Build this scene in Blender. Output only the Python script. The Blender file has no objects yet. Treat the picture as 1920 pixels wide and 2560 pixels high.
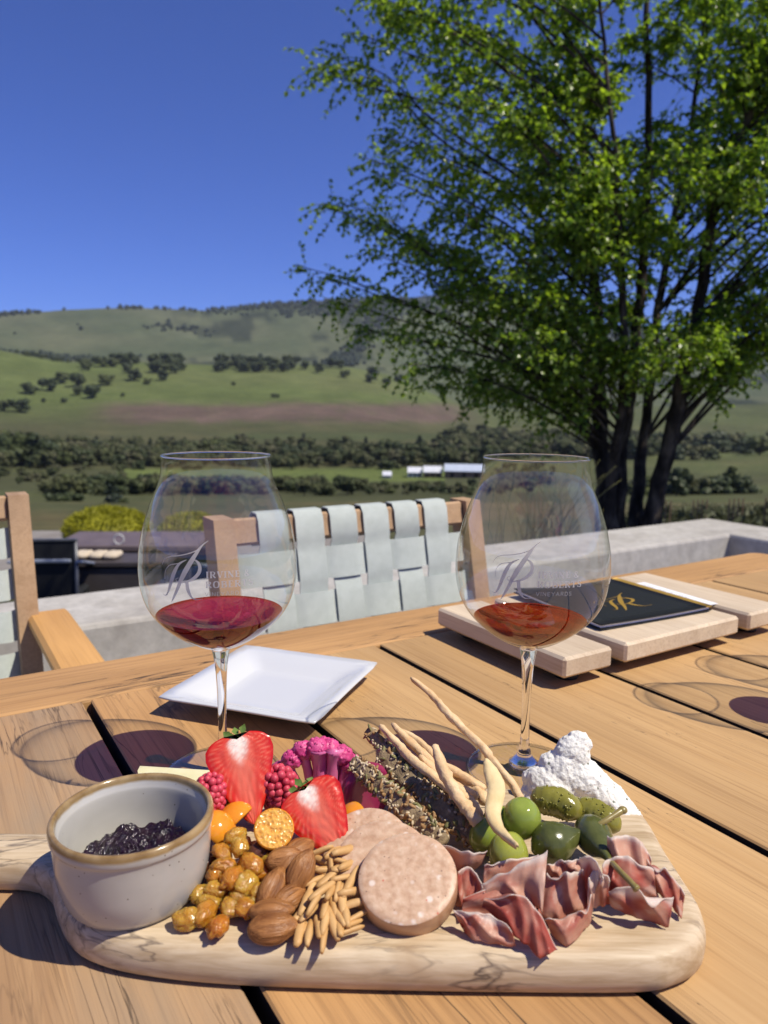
import bpy, math, random
import numpy as np
from mathutils import Vector, Matrix, noise as mnoise, Quaternion

random.seed(7)
D = bpy.data
SC = bpy.context.scene
COL = SC.collection
ZT = 0.74                                   # table top above the patio
CAMH = ZT + 0.2735
# ------------------------------------------------------------------ camera
PITCH, ROLL, FPX = 0.1468, 0.0107, 1853.7   # focal length in pixels of a 1920 x 2560 frame
cp, sp = math.cos(PITCH), math.sin(PITCH)
cr, sr = math.cos(ROLL), math.sin(ROLL)
_fw = Vector((0, cp, -sp)); _up = Vector((0, sp, cp)); _rt = Vector((1, 0, 0))
RT = cr * _rt + sr * _up
UP = -sr * _rt + cr * _up
FW = _fw
cd = D.cameras.new('camera'); cam = D.objects.new('camera', cd); COL.objects.link(cam)
cd.sensor_fit = 'VERTICAL'; cd.sensor_height = 36.0; cd.sensor_width = 27.0
cd.lens = 36.0 * FPX / 2560.0
cd.clip_start = 0.02; cd.clip_end = 20000
m3 = Matrix((RT, UP, -FW)).transposed()
cam.matrix_world = Matrix.Translation((0, 0, CAMH)) @ m3.to_4x4()
cd.dof.use_dof = True; cd.dof.focus_distance = 0.50; cd.dof.aperture_fstop = 10.5
SC.camera = cam
# ------------------------------------------------------------------ sky, sun, exposure
SUNV = Vector((0.60, -0.223, 1.0)).normalized()
elev = math.asin(SUNV.z); azim = math.atan2(SUNV.x, SUNV.y)
w = D.worlds.new('World'); SC.world = w; w.use_nodes = True
nt = w.node_tree; bg = nt.nodes['Background']
sky = nt.nodes.new('ShaderNodeTexSky'); sky.sky_type = 'NISHITA'; sky.sun_disc = False
sky.sun_elevation = elev; sky.sun_rotation = azim
sky.altitude = 3000; sky.air_density = 1.0; sky.dust_density = 0.0; sky.ozone_density = 10.0
wb = nt.nodes.new('ShaderNodeMix'); wb.data_type = 'RGBA'; wb.blend_type = 'MULTIPLY'; wb.inputs[0].default_value = 1.0
wb.inputs[7].default_value = (0.81, 0.915, 1.50, 1.0)          # the camera's cool white balance
nt.links.new(sky.outputs[0], wb.inputs[6]); nt.links.new(wb.outputs[2], bg.inputs[0]); bg.inputs[1].default_value = 0.088
sl = D.lights.new('sun', 'SUN'); sl.energy = 5.0; sl.angle = math.radians(0.53); sl.color = (1.0, 0.925, 0.78)
so = D.objects.new('sun', sl); COL.objects.link(so); so.location = (6, -2, 10)
so.rotation_euler = SUNV.to_track_quat('Z', 'Y').to_euler()
SC.view_settings.view_transform = 'Standard'; SC.view_settings.look = 'None'
SC.view_settings.exposure = 0.12; SC.view_settings.gamma = 1.0
SC.view_settings.use_curve_mapping = False
cy = SC.cycles
cy.use_denoising = True
cy.max_bounces = 12; cy.transparent_max_bounces = 24; cy.transmission_bounces = 10
cy.glossy_bounces = 4; cy.diffuse_bounces = 3; cy.volume_bounces = 0
cy.caustics_reflective = False; cy.caustics_refractive = False
cy.sample_clamp_indirect = 6.0
SC.render.film_transparent = False

# ------------------------------------------------------------------ helpers
S59 = 1920.0 / 1659.0
def ray(x, y):                              # direction for a point of the photograph (1659 px wide)
    return FW + RT * ((x * S59 - 960) / FPX) - UP * ((y * S59 - 1280) / FPX)
def at(x, y, Y):                            # point on that ray at depth Y
    d = ray(x, y); return Vector((0, 0, CAMH)) + d * (Y / d.y)
def on(x, y, z):                            # point on that ray at height z above the table top
    d = ray(x, y); return Vector((0, 0, CAMH)) + d * ((ZT + z - CAMH) / d.z)
YAW = 0.5634
CU, SU = math.cos(YAW), math.sin(YAW)
def uv(u, v, z=0.0):                        # table frame (u along the table end, v along the planks)
    return Vector((u * CU - v * SU, u * SU + v * CU, ZT + z))

class MB:
    def __init__(s): s.v = []; s.f = []; s.m = []
    def add(s, vs, fs, m=0):
        o = len(s.v); s.v.extend([tuple(p) for p in vs])
        for f in fs: s.f.append(tuple(i + o for i in f)); s.m.append(m)
        return s
    def box(s, c, d, R=None, m=0, bev=0.0):
        hx, hy, hz = d[0] / 2, d[1] / 2, d[2] / 2
        c = Vector(c)
        if bev <= 0:
            vs = [Vector((x, y, z)) for z in (-hz, hz) for y in (-hy, hy) for x in (-hx, hx)]
            fs = [(0, 2, 3, 1), (4, 5, 7, 6), (0, 1, 5, 4), (2, 6, 7, 3), (0, 4, 6, 2), (1, 3, 7, 5)]
        else:
            b = min(bev, hx * .9, hy * .9, hz * .9); vs = []; idx = {}
            for sx in (-1, 1):
                for sy in (-1, 1):
                    for sz in (-1, 1):
                        for k in range(3):
                            p = [sx * (hx - b), sy * (hy - b), sz * (hz - b)]
                            p[k] = (sx * hx, sy * hy, sz * hz)[k]
                            idx[(sx, sy, sz, k)] = len(vs); vs.append(Vector(p))
            fs = []
            def q(l, out):
                a, b2, c2 = (vs[l[0]], vs[l[1]], vs[l[2]])
                if (b2 - a).cross(c2 - a).dot(out) < 0: l = l[::-1]
                fs.append(tuple(l))
            for k in range(3):
                a, b2 = [i for i in range(3) if i != k]
                for sg in (-1, 1):
                    l = []
                    for (p, q2) in ((-1, -1), (1, -1), (1, 1), (-1, 1)):
                        t = [0, 0, 0]; t[k] = sg; t[a] = p; t[b2] = q2
                        l.append(idx[(t[0], t[1], t[2], k)])
                    o = Vector((0, 0, 0)); o[k] = sg; q(l, o)
            for k in range(3):
                a, b2 = [i for i in range(3) if i != k]
                for p in (-1, 1):
                    for q2 in (-1, 1):
                        l = []
                        for sg in (-1, 1):
                            t = [0, 0, 0]; t[k] = sg; t[a] = p; t[b2] = q2
                            l.append((t, sg))
                        (t0, _), (t1, _) = l
                        o = Vector((0, 0, 0)); o[a] = p; o[b2] = q2
                        q([idx[(*t0, a)], idx[(*t1, a)], idx[(*t1, b2)], idx[(*t0, b2)]], o)
            for sx in (-1, 1):
                for sy in (-1, 1):
                    for sz in (-1, 1):
                        q([idx[(sx, sy, sz, k)] for k in range(3)], Vector((sx, sy, sz)))
        if R is not None: vs = [R @ p for p in vs]
        return s.add([p + c for p in vs], fs, m)
    def tube(s, pts, rad, n=8, m=0, cap=True, wob=0.0, seed=0, flat=1.0):
        pts = [Vector(p) for p in pts]; k = len(pts)
        if not hasattr(rad, '__len__'): rad = [rad] * k
        vs = []; t = (pts[1] - pts[0]).normalized()
        ref = Vector((0, 0, 1)) if abs(t.z) < .9 else Vector((1, 0, 0))
        a = t.cross(ref).normalized(); 
        for i in range(k):
            t = (pts[min(i + 1, k - 1)] - pts[max(i - 1, 0)]).normalized()
            a = (a - t * a.dot(t)).normalized(); b = t.cross(a)
            for j in range(n):
                th = 2 * math.pi * j / n
                r = rad[i]
                if wob: r *= 1 + wob * (mnoise.noise(Vector((i * .55 + seed, math.cos(th) * 1.2, math.sin(th) * 1.2 + seed))) + .5 * mnoise.noise(Vector((i * 1.3 + seed, math.cos(th) * 2.2, math.sin(th) * 2.2 - seed))))
                vs.append(pts[i] + a * (r * math.cos(th)) + b * (r * flat * math.sin(th)))
        fs = [(i * n + j, i * n + (j + 1) % n, (i + 1) * n + (j + 1) % n, (i + 1) * n + j) for i in range(k - 1) for j in range(n)]
        if cap: fs += [tuple(range(n - 1, -1, -1)), tuple((k - 1) * n + j for j in range(n))]
        return s.add(vs, fs, m)
    def lathe(s, prof, n=48, c=(0, 0, 0), m=0, close=False):
        vs = []; c = Vector(c)
        for (r, z) in prof:
            for j in range(n):
                th = 2 * math.pi * j / n
                vs.append(c + Vector((r * math.cos(th), r * math.sin(th), z)))
        k = len(prof)
        fs = [(i * n + j, i * n + (j + 1) % n, (i + 1) * n + (j + 1) % n, (i + 1) * n + j) for i in range(k - 1) for j in range(n)]
        if close: fs += [((k - 1) * n + j, (k - 1) * n + (j + 1) % n, (j + 1) % n, j) for j in range(n)]
        return s.add(vs, fs, m)
    def ell(s, c, r, R=None, nu=14, nv=8, m=0, fn=None):
        c = Vector(c); vs = [Vector((0, 0, -1))]
        for i in range(1, nv):
            ph = -math.pi / 2 + math.pi * i / nv
            for j in range(nu):
                th = 2 * math.pi * j / nu
                vs.append(Vector((math.cos(ph) * math.cos(th), math.cos(ph) * math.sin(th), math.sin(ph))))
        vs.append(Vector((0, 0, 1)))
        fs = [(0, 1 + (j + 1) % nu, 1 + j) for j in range(nu)]
        for i in range(nv - 2):
            fs += [(1 + i * nu + j, 1 + i * nu + (j + 1) % nu, 1 + (i + 1) * nu + (j + 1) % nu, 1 + (i + 1) * nu + j) for j in range(nu)]
        L = len(vs) - 1
        fs += [(L, 1 + (nv - 2) * nu + j, 1 + (nv - 2) * nu + (j + 1) % nu) for j in range(nu)]
        out = []
        for p in vs:
            k = fn(p) if fn else 1.0
            p = p * k if not isinstance(k, Vector) else k
            p = Vector((p.x * r[0], p.y * r[1], p.z * r[2]))
            if R is not None: p = R @ p
            out.append(p + c)
        return s.add(out, fs, m)
    def mesh(s, name, mats=(), smooth=True):
        me = D.meshes.new(name); me.from_pydata(s.v, [], s.f); 
        for m in (mats if isinstance(mats, (list, tuple)) else [mats]): me.materials.append(m)
        me.polygons.foreach_set('material_index', s.m)
        me.polygons.foreach_set('use_smooth', [smooth] * len(s.f)); me.update()
        return me
    def build(s, name, mats=(), parent=None, smooth=True, loc=None, sharp=None):
        me = s.mesh(name, mats, smooth)
        if sharp is not None:
            try: me.set_sharp_from_angle(angle=math.radians(sharp))
            except Exception: pass
        return link(name, me, parent, loc)

def link(name, me, parent=None, loc=None):
    o = D.objects.new(name, me); COL.objects.link(o)
    if parent is not None: o.parent = parent
    if loc is not None: o.location = loc
    return o
def empty(name, loc=(0, 0, 0), rot=None):
    o = D.objects.new(name, None); COL.objects.link(o); o.empty_display_size = .05
    o.location = loc
    if rot is not None: o.rotation_euler = rot
    return o
def tag(o, label=None, cat=None, group=None, kind=None):
    if label: o['label'] = label
    if cat: o['category'] = cat
    if group: o['group'] = group
    if kind: o['kind'] = kind
    return o
def copy_tree(o, parent=None):
    c = o.copy(); COL.objects.link(c); c.parent = parent
    for ch in list(o.children): copy_tree(ch, c)
    return c
def frame(x, z):                            # rotation matrix with local X, Z given
    z = Vector(z).normalized(); x = Vector(x); x = (x - z * x.dot(z)).normalized(); y = z.cross(x)
    return Matrix((x, y, z)).transposed()
def catmull(pts, n=6, closed=False):
    pts = [Vector(p) for p in pts]; out = []; k = len(pts)
    rng = range(k if closed else k - 1)
    for i in rng:
        if closed: p = [pts[(i + j) % k] for j in (-1, 0, 1, 2)]
        else: p = [pts[max(i - 1, 0)], pts[i], pts[i + 1], pts[min(i + 2, k - 1)]]
        for j in range(n):
            t = j / n
            out.append(.5 * ((2 * p[1]) + (p[2] - p[0]) * t + (2 * p[0] - 5 * p[1] + 4 * p[2] - p[3]) * t * t + (-p[0] + 3 * p[1] - 3 * p[2] + p[3]) * t ** 3))
    if not closed: out.append(pts[-1])
    return out
def nz(p, s=1.0, o=0.0): return mnoise.noise(Vector(p) * s + Vector((o, o * 1.7, -o)))
def fbm(p, s=1.0, o=0.0, oc=4):
    v = 0; a = .5
    for i in range(oc): v += a * nz(p, s * 2 ** i, o + i * 3.1); a *= .5
    return v

# ------------------------------------------------------------------ materials
class NT:
    def __init__(s, name):
        s.m = D.materials.new(name); s.m.use_nodes = True; s.t = s.m.node_tree
        s.b = s.t.nodes['Principled BSDF']; s.out = s.t.nodes['Material Output']
    def n(s, typ, **kw):
        nd = s.t.nodes.new('ShaderNode' + typ)
        for k, v in kw.items():
            if k.startswith('_'): setattr(nd, k[1:], v)
            else: s.set(nd, k, v)
        return nd
    def set(s, nd, k, v):
        inp = nd.inputs[int(k[1:])] if (k[0] == 'i' and k[1:].isdigit()) else nd.inputs[k.replace('_', ' ')]
        if hasattr(v, 'is_output') or isinstance(v, bpy.types.NodeSocket): s.t.links.new(v, inp)
        else: inp.default_value = v
    def coord(s, kind='Object', scale=(1, 1, 1), rnd=0.0, rot=(0, 0, 0)):
        tc = s.n('TexCoord'); o = tc.outputs[kind]
        if rnd:
            oi = s.n('ObjectInfo'); mu = s.n('Math', _operation='MULTIPLY', i0=oi.outputs['Random'], i1=rnd)
            ad = s.n('VectorMath', _operation='ADD', i0=o, i1=mu.outputs[0]); o = ad.outputs[0]
        mp = s.n('Mapping', Vector=o); mp.inputs['Scale'].default_value = scale; mp.inputs['Rotation'].default_value = rot
        return mp.outputs[0]
    def noise(s, vec, scale=1.0, detail=4.0, rough=.55, dist=0.0):
        return s.n('TexNoise', Vector=vec, Scale=scale, Detail=detail, Roughness=rough, Distortion=dist)
    def ramp(s, fac, stops, interp='LINEAR'):
        r = s.n('ValToRGB', Fac=fac); e = r.color_ramp; e.interpolation = interp
        while len(e.elements) > 1: e.elements.remove(e.elements[-1])
        for i, (p, c) in enumerate(stops):
            el = e.elements[0] if i == 0 else e.elements.new(p)
            el.position = p
            el.color = (*c, 1) if hasattr(c, '__len__') else (c, c, c, 1)
        return r.outputs[0]
    def mix(s, a, b, fac=.5, mode='MIX'):
        x = s.n('Mix', _data_type='RGBA', _blend_type=mode)
        for i, v in ((0, fac), (6, a), (7, b)):
            if isinstance(v, bpy.types.NodeSocket): s.t.links.new(v, x.inputs[i])
            else: x.inputs[i].default_value = (*v, 1) if hasattr(v, '__len__') and len(v) == 3 else v
        return x.outputs[2]
    def bump(s, h, strength=.3, dist=.001):
        b = s.n('Bump', Height=h, Strength=strength, Distance=dist); s.set(s.b, 'Normal', b.outputs[0]); return b
    def fin(s, color=None, rough=None, spec=None, sss=0.0, ssr=(1, .4, .2), sscale=.004, trans=None, metal=None, coat=None):
        if color is not None:
            s.set(s.b, 'Base_Color', color if isinstance(color, bpy.types.NodeSocket) else (*color, 1))
        if rough is not None: s.set(s.b, 'Roughness', rough)
        if spec is not None: s.set(s.b, 'Specular_IOR_Level', spec)
        if metal is not None: s.set(s.b, 'Metallic', metal)
        if coat is not None: s.set(s.b, 'Coat_Weight', coat); s.b.inputs['Coat Roughness'].default_value = .08
        if sss: s.b.inputs['Subsurface Weight'].default_value = sss; s.b.inputs['Subsurface Radius'].default_value = ssr; s.b.inputs['Subsurface Scale'].default_value = sscale
        return s.m

def flat(name, c, rough=.5, spec=.5, metal=0.0, sss=0.0, ssr=(1, .4, .2), sscale=.003):
    return NT(name).fin(c, rough, spec, metal=metal, sss=sss, ssr=ssr, sscale=sscale)
def noisy(name, lo, hi, scale=40, rough=.5, spec=.4, bump=0.0, bscale=None, rnd=5.0, sss=0.0, ssr=(1, .4, .2), sscale=.003, coat=None, stretch=(1, 1, 1), bdist=.001, mid=None, detail=5, kind='Object', pos=(.3, .7)):
    t = NT(name); v = t.coord(kind, stretch, rnd)
    n = t.noise(v, scale, detail)
    st = [(pos[0], lo), (pos[1], hi)] if mid is None else [(pos[0], lo), (.5, mid), (pos[1], hi)]
    c = t.ramp(n.outputs[0], st)
    if bump:
        n2 = t.noise(v, bscale or scale * 3, 4); t.bump(n2.outputs[0], bump, bdist)
    return t.fin(c, rough, spec, sss=sss, ssr=ssr, sscale=sscale, coat=coat)
def wood(name, lo, hi, streak, grain=(42, 1.6, 42), fine=(420, 5, 420), crack=0.0, crack_col=(.05, .035, .025), rough=.62, bump=.35, rnd=9.0, grey=None):
    t = NT(name)
    v = t.coord('Object', grain, rnd); n = t.noise(v, 1.0, 5, .6, 1.1)
    c = t.ramp(n.outputs[0], [(.28, lo), (.55, hi), (.75, lo)])
    vf = t.coord('Object', fine, rnd * 2); nf = t.noise(vf, 1.0, 4, .65, .3)
    f = t.ramp(nf.outputs[0], [(.30, .35), (.52, 1.0)])
    c = t.mix(streak, c, f, 'MIX')
    c2 = t.mix(c, streak, .0)
    vb = t.coord('Object', (7, 1.6, 7), rnd * 3); nb = t.noise(vb, 1.0, 3)
    tint = t.ramp(nb.outputs[0], [(.3, (.78, .74, .70)), (.7, (1.12, 1.08, 1.02))])
    c = t.mix(c, tint, 1.0, 'MULTIPLY')
    if grey is not None:
        ng = t.noise(t.coord('Object', (16, 3, 16), rnd * 5), 1.0, 4); gf = t.ramp(ng.outputs[0], [(.42, 0.0), (.62, .75)])
        c = t.mix(c, grey, gf)
    h = nf.outputs[0]
    if crack > 0:
        vc = t.coord('Object', (95, 5.5, 95), rnd * 4); nc = t.noise(vc, 1.0, 3, .5, .8)
        cf = t.ramp(nc.outputs[0], [(.5 - crack * .03, 0.0), (.5, 1.0), (.5 + crack * .03, 0.0)])
        nm = t.noise(t.coord('Object', (14, 4, 14), rnd * 6), 1.0, 2); mf = t.ramp(nm.outputs[0], [(.45, 0.0), (.6, 1.0)])
        cf = t.mix((0, 0, 0), cf, mf)
        c = t.mix(c, crack_col, cf)
        h = t.n('Math', _operation='SUBTRACT', i0=nf.outputs[0], i1=cf).outputs[0]
    t.bump(h, bump, .0008)
    return t.fin(c, rough, .3)
# ------------------------------------------------------------------ material set
M = {}
M['teak'] = wood('teak', (.46, .285, .128), (.53, .345, .166), (.34, .203, .093), crack=0.12, bump=.2)
M['teak_old'] = wood('teak_old', (.38, .235, .125), (.47, .30, .16), (.27, .165, .09), crack=.8, grey=(.30, .235, .165), bump=.5)
M['teak_end'] = wood('teak_end', (.44, .25, .105), (.54, .32, .14), (.27, .15, .07), crack=.8)
M['chairwood'] = wood('chairwood', (.40, .265, .155), (.48, .33, .205), (.31, .20, .115), crack=0.0, bump=.2)
M['armwood'] = wood('armwood', (.56, .31, .105), (.64, .37, .14), (.46, .25, .09), crack=0.0, bump=.15)
M['riserwood'] = wood('riserwood', (.57, .465, .345), (.66, .56, .43), (.45, .345, .24), crack=.0, bump=.25, grain=(20, 2, 20), fine=(300, 12, 300))
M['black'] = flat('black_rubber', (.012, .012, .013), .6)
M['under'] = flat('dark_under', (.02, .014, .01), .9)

t = NT('strap_fabric')
v = t.coord('Object', (1, 1, 1), 0)
w1 = t.n('TexWave', Vector=v, Scale=260.0, Distortion=0.0); w1.bands_direction = 'DIAGONAL'
w2 = t.n('TexWave', Vector=t.coord('Object', (-1, 1, 1), 0), Scale=260.0, Distortion=0.0); w2.bands_direction = 'DIAGONAL'
mx = t.n('Math', _operation='MAXIMUM', i0=w1.outputs['Fac'], i1=w2.outputs['Fac'])
nn = t.noise(t.coord('Object', (60, 60, 60), 3), 1, 4)
c = t.mix(t.ramp(mx.outputs[0], [(.2, (.43, .47, .435)), (.8, (.54, .585, .55))]), t.ramp(nn.outputs[0], [(.3, (.92, .93, .92)), (.7, (1.04, 1.04, 1.04))]), 1.0, 'MULTIPLY')
t.bump(mx.outputs[0], .5, .0006)
M['strap'] = t.fin(c, .85, .15)

t = NT('concrete')
v = t.coord('Object', (1, 1, 1), 0)
n1 = t.noise(v, 3.2, 6, .6); n2 = t.noise(v, 26, 5, .7); n3 = t.noise(t.coord('Object', (9, 9, 2.0), 0), 1.2, 4)
c = t.ramp(n1.outputs[0], [(.3, (.40, .375, .345)), (.7, (.53, .51, .475))])
c = t.mix(c, t.ramp(n2.outputs[0], [(.35, (.83, .83, .83)), (.65, (1.1, 1.1, 1.1))]), 1.0, 'MULTIPLY')
c = t.mix(c, t.ramp(n3.outputs[0], [(.4, (1, 1, 1)), (.7, (.84, .83, .81))]), 1.0, 'MULTIPLY')
t.bump(n2.outputs[0], .25, .004)
M['concrete'] = t.fin(c, .8, .25)
M['paving'] = noisy('paving', (.26, .24, .22), (.34, .32, .30), 8, .85, .2, .2, 90, rnd=0)

# thin clear glass: no refraction in the wall, Fresnel reflection, darker where seen edge-on
def thin_glass(name, tint=(.985, .99, .985), edge=(.42, .44, .43)):
    t = NT(name); t.t.nodes.remove(t.b)
    lw = t.n('LayerWeight', Blend=.5)
    col = t.ramp(lw.outputs['Facing'], [(0.0, tint), (.6, (.95, .955, .95)), (.84, (.82, .83, .82)), (.96, (.6, .61, .6)), (1.0, edge)])
    tr = t.n('BsdfTransparent', Color=col)
    gl = t.n('BsdfGlossy', Color=(1, 1, 1, 1), Roughness=0.012)
    pw = t.n('Math', _operation='POWER', i0=lw.outputs['Facing'], i1=4.0)
    k = t.n('Math', _operation='MULTIPLY_ADD', i0=pw.outputs[0], i1=.70); k.inputs[2].default_value = .07
    mx = t.n('MixShader', i0=k.outputs[0], i1=tr.outputs[0], i2=gl.outputs[0])
    t.t.links.new(mx.outputs[0], t.out.inputs[0]); return t.m
M['bowl'] = thin_glass('bowl_glass')
t = NT('solid_glass'); t.t.nodes.remove(t.b)
g = t.n('BsdfGlass', Color=(1, 1, 1, 1), Roughness=0.0, IOR=1.5); t.t.links.new(g.outputs[0], t.out.inputs[0]); M['solid'] = t.m
def wine_mat(name, col, thin, thk=.32, ior=1.34):
    t = NT(name); t.t.nodes.remove(t.b)
    g = t.n('BsdfGlass', Color=(*col, 1), Roughness=0.0, IOR=ior); tr = t.n('BsdfTransparent', Color=(*thin, 1))
    mx = t.n('MixShader', i0=thk, i1=g.outputs[0], i2=tr.outputs[0]); t.t.links.new(mx.outputs[0], t.out.inputs[0]); return t.m
t = NT('rim_glass'); t.t.nodes.remove(t.b)
g = t.n('BsdfGlass', Color=(1, 1, 1, 1), Roughness=0.0, IOR=1.5); tr = t.n('BsdfTransparent', Color=(.9, .92, .92, 1))
mx = t.n('MixShader', i0=.55, i1=g.outputs[0], i2=tr.outputs[0]); t.t.links.new(mx.outputs[0], t.out.inputs[0]); M['rimglass'] = t.m
M['wine_a'] = [wine_mat('wine_ruby_side', (.32, .009, .065), (.95, .34, .14)), wine_mat('wine_ruby', (.95, .30, .55), (.95, .5, .3))]
M['wine_b'] = [wine_mat('wine_garnet_side', (.30, .022, .024), (.95, .36, .14)), wine_mat('wine_garnet', (.95, .38, .32), (.95, .5, .3))]
t = NT('etched'); t.t.nodes.remove(t.b)
tr = t.n('BsdfTransparent', Color=(.8, .8, .8, 1)); df = t.n('BsdfDiffuse', Color=(.86, .84, .84, 1)); tl = t.n('BsdfTranslucent', Color=(.86, .84, .84, 1))
a1 = t.n('MixShader', i0=.5, i1=df.outputs[0], i2=tl.outputs[0]); a2 = t.n('MixShader', i0=.78, i1=tr.outputs[0], i2=a1.outputs[0])
t.t.links.new(a2.outputs[0], t.out.inputs[0]); M['etch'] = t.m
M['porcelain'] = flat('porcelain', (.60, .61, .63), .12, .5)

# ------------------------------------------------------------------ patio, wall
o = MB().box((-.6, -1.2, -.06), (7.6, 6.6, .12)).build('patio_floor', M['paving'], smooth=False)
o.location = (0, 0, 0); o.rotation_euler = (0, 0, YAW); tag(o, kind='structure')
# L shaped concrete seat wall, one casting
def wall_mesh():
    out = [(-4.5, 1.757), (2.77, 1.757), (2.77, -3.0), (3.075, -3.0), (3.075, 2.068), (-4.5, 2.068)]
    b = .012
    def inset(d):
        r = []
        n = len(out)
        for i in range(n):
            p0, p1, p2 = Vector(out[i - 1]), Vector(out[i]), Vector(out[(i + 1) % n])
            d1 = (p1 - p0).normalized(); d2 = (p2 - p1).normalized()
            n1 = Vector((-d1.y, d1.x)); n2 = Vector((-d2.y, d2.x))
            r.append(p1 + (n1 + n2) * d)
        return r
    mb = MB(); rings = [(0, -.9), (0, .5 - b), (b * .35, .5 - b * .3), (b, .5)]
    vs = []
    for d, z in rings: vs += [(p.x, p.y, z) for p in inset(d)]
    n = len(out); fs = []
    for k in range(len(rings) - 1):
        for i in range(n): fs.append((k * n + i, k * n + (i + 1) % n, (k + 1) * n + (i + 1) % n, (k + 1) * n + i))
    fs.append(tuple((len(rings) - 1) * n + i for i in range(n)))
    return mb.add(vs, fs)
o = wall_mesh().build('seat_wall', M['concrete'], smooth=False); o.rotation_euler = (0, 0, YAW)
tag(o, 'low grey concrete seat wall turning a corner behind the table', 'wall')

# ------------------------------------------------------------------ table
tb = empty('dining_table', (0, 0, 0), (0, 0, YAW)); tag(tb, 'slatted teak dining table with dark gaps between wide planks', 'table')
gaps = [-.507, -.351, -.195, -.0395, .1163, .2732, .4295, .587, .7463, .900, 1.0515, 1.207]
GW = .0075
edges = gaps
for i in range(len(edges)):
    u0 = edges[i] + GW / 2; u1 = (edges[i + 1] - GW / 2) if i + 1 < len(edges) else 1.332
    mb = MB(); L = 1.25; mb.box((0, 0, 0), (u1 - u0, L, .026), bev=.0012)
    mt = M['teak_old'] if (u0 + u1) / 2 < .1 else (M['teak_end'] if (u0 + u1) / 2 < .2 else M['teak'])
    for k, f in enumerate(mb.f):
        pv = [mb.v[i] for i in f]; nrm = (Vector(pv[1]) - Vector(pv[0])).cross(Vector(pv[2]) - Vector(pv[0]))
        if abs(nrm.x) > .95 * nrm.length: mb.m[k] = 1  # side faces coloured near black: the gap's shade put into the colour
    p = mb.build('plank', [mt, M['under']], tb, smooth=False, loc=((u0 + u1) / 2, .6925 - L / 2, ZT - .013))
    MB().box((0, 0, 0), (.03, L, .006)).build('gap_shade_strip', M['black'], tb, smooth=False, loc=(u0 - GW / 2, .6925 - L / 2, ZT - .0295))  # black strip added under each gap to paint in its shade
mb = MB()                                                     # end board with rounded corner
u0, u1, v0, v1 = -.56, 1.335, .6945, .7925
prof = [(v0, u0)]
ol = [(u0, v0), (u1, v0)]
for k in range(7):
    a = math.pi / 2 * k / 6; ol.append((u1 - .022 + .022 * math.cos(a), v1 - .022 + .022 * math.sin(a)))
ol.append((u0, v1)); n = len(ol); b = .003
cen = Vector(((u0 + u1) / 2, (v0 + v1) / 2)); vs = []
for z, ins in ((-.03, 0), (-b, 0), (-b * .3, b * .3), (0.0005, b)):
    for (x, y) in ol:
        vs.append((x - math.copysign(ins, x - cen.x) - cen.x, y - math.copysign(ins, y - cen.y) - cen.y, z))
# the board's grain runs along its length, so it is modelled along local Y and turned
vs = [(-y, x, z) for (x, y, z) in vs]; vs = [(-a_, b_, c_) for (a_, b_, c_) in vs]
fs = []
for k in range(3):
    for i in range(n): fs.append((k * n + (i + 1) % n, k * n + i, (k + 1) * n + i, (k + 1) * n + (i + 1) % n))
fs.append(tuple(3 * n + i for i in range(n - 1, -1, -1)))
mb.add(vs, fs)
e = mb.build('end_board', M['teak_end'], tb, smooth=False, loc=(cen.x, cen.y, ZT))
e.rotation_euler = (math.pi, 0, math.pi / 2); e.scale = (1, 1, -1)
e.rotation_euler = (0, 0, -math.pi / 2); e.scale = (-1, 1, 1)
for (uu, vv) in ((-.45, .62), (1.22, .62), (-.45, -.45), (1.22, -.45)):
    MB().box((0, 0, 0), (.085, .085, .69), bev=.004).build('leg', M['teak'], tb, smooth=False, loc=(uu, vv, .345))
for vv in (.05, .40):
    MB().box((0, 0, 0), (1.72, .05, .045)).build('cross_rail', M['under'], tb, smooth=False, loc=(.385, vv, ZT - .052))
MB().box((0, 0, 0), (1.72, .03, .05)).build('apron', M['teak'], tb, smooth=False, loc=(.385, .735, ZT - .058))

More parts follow.
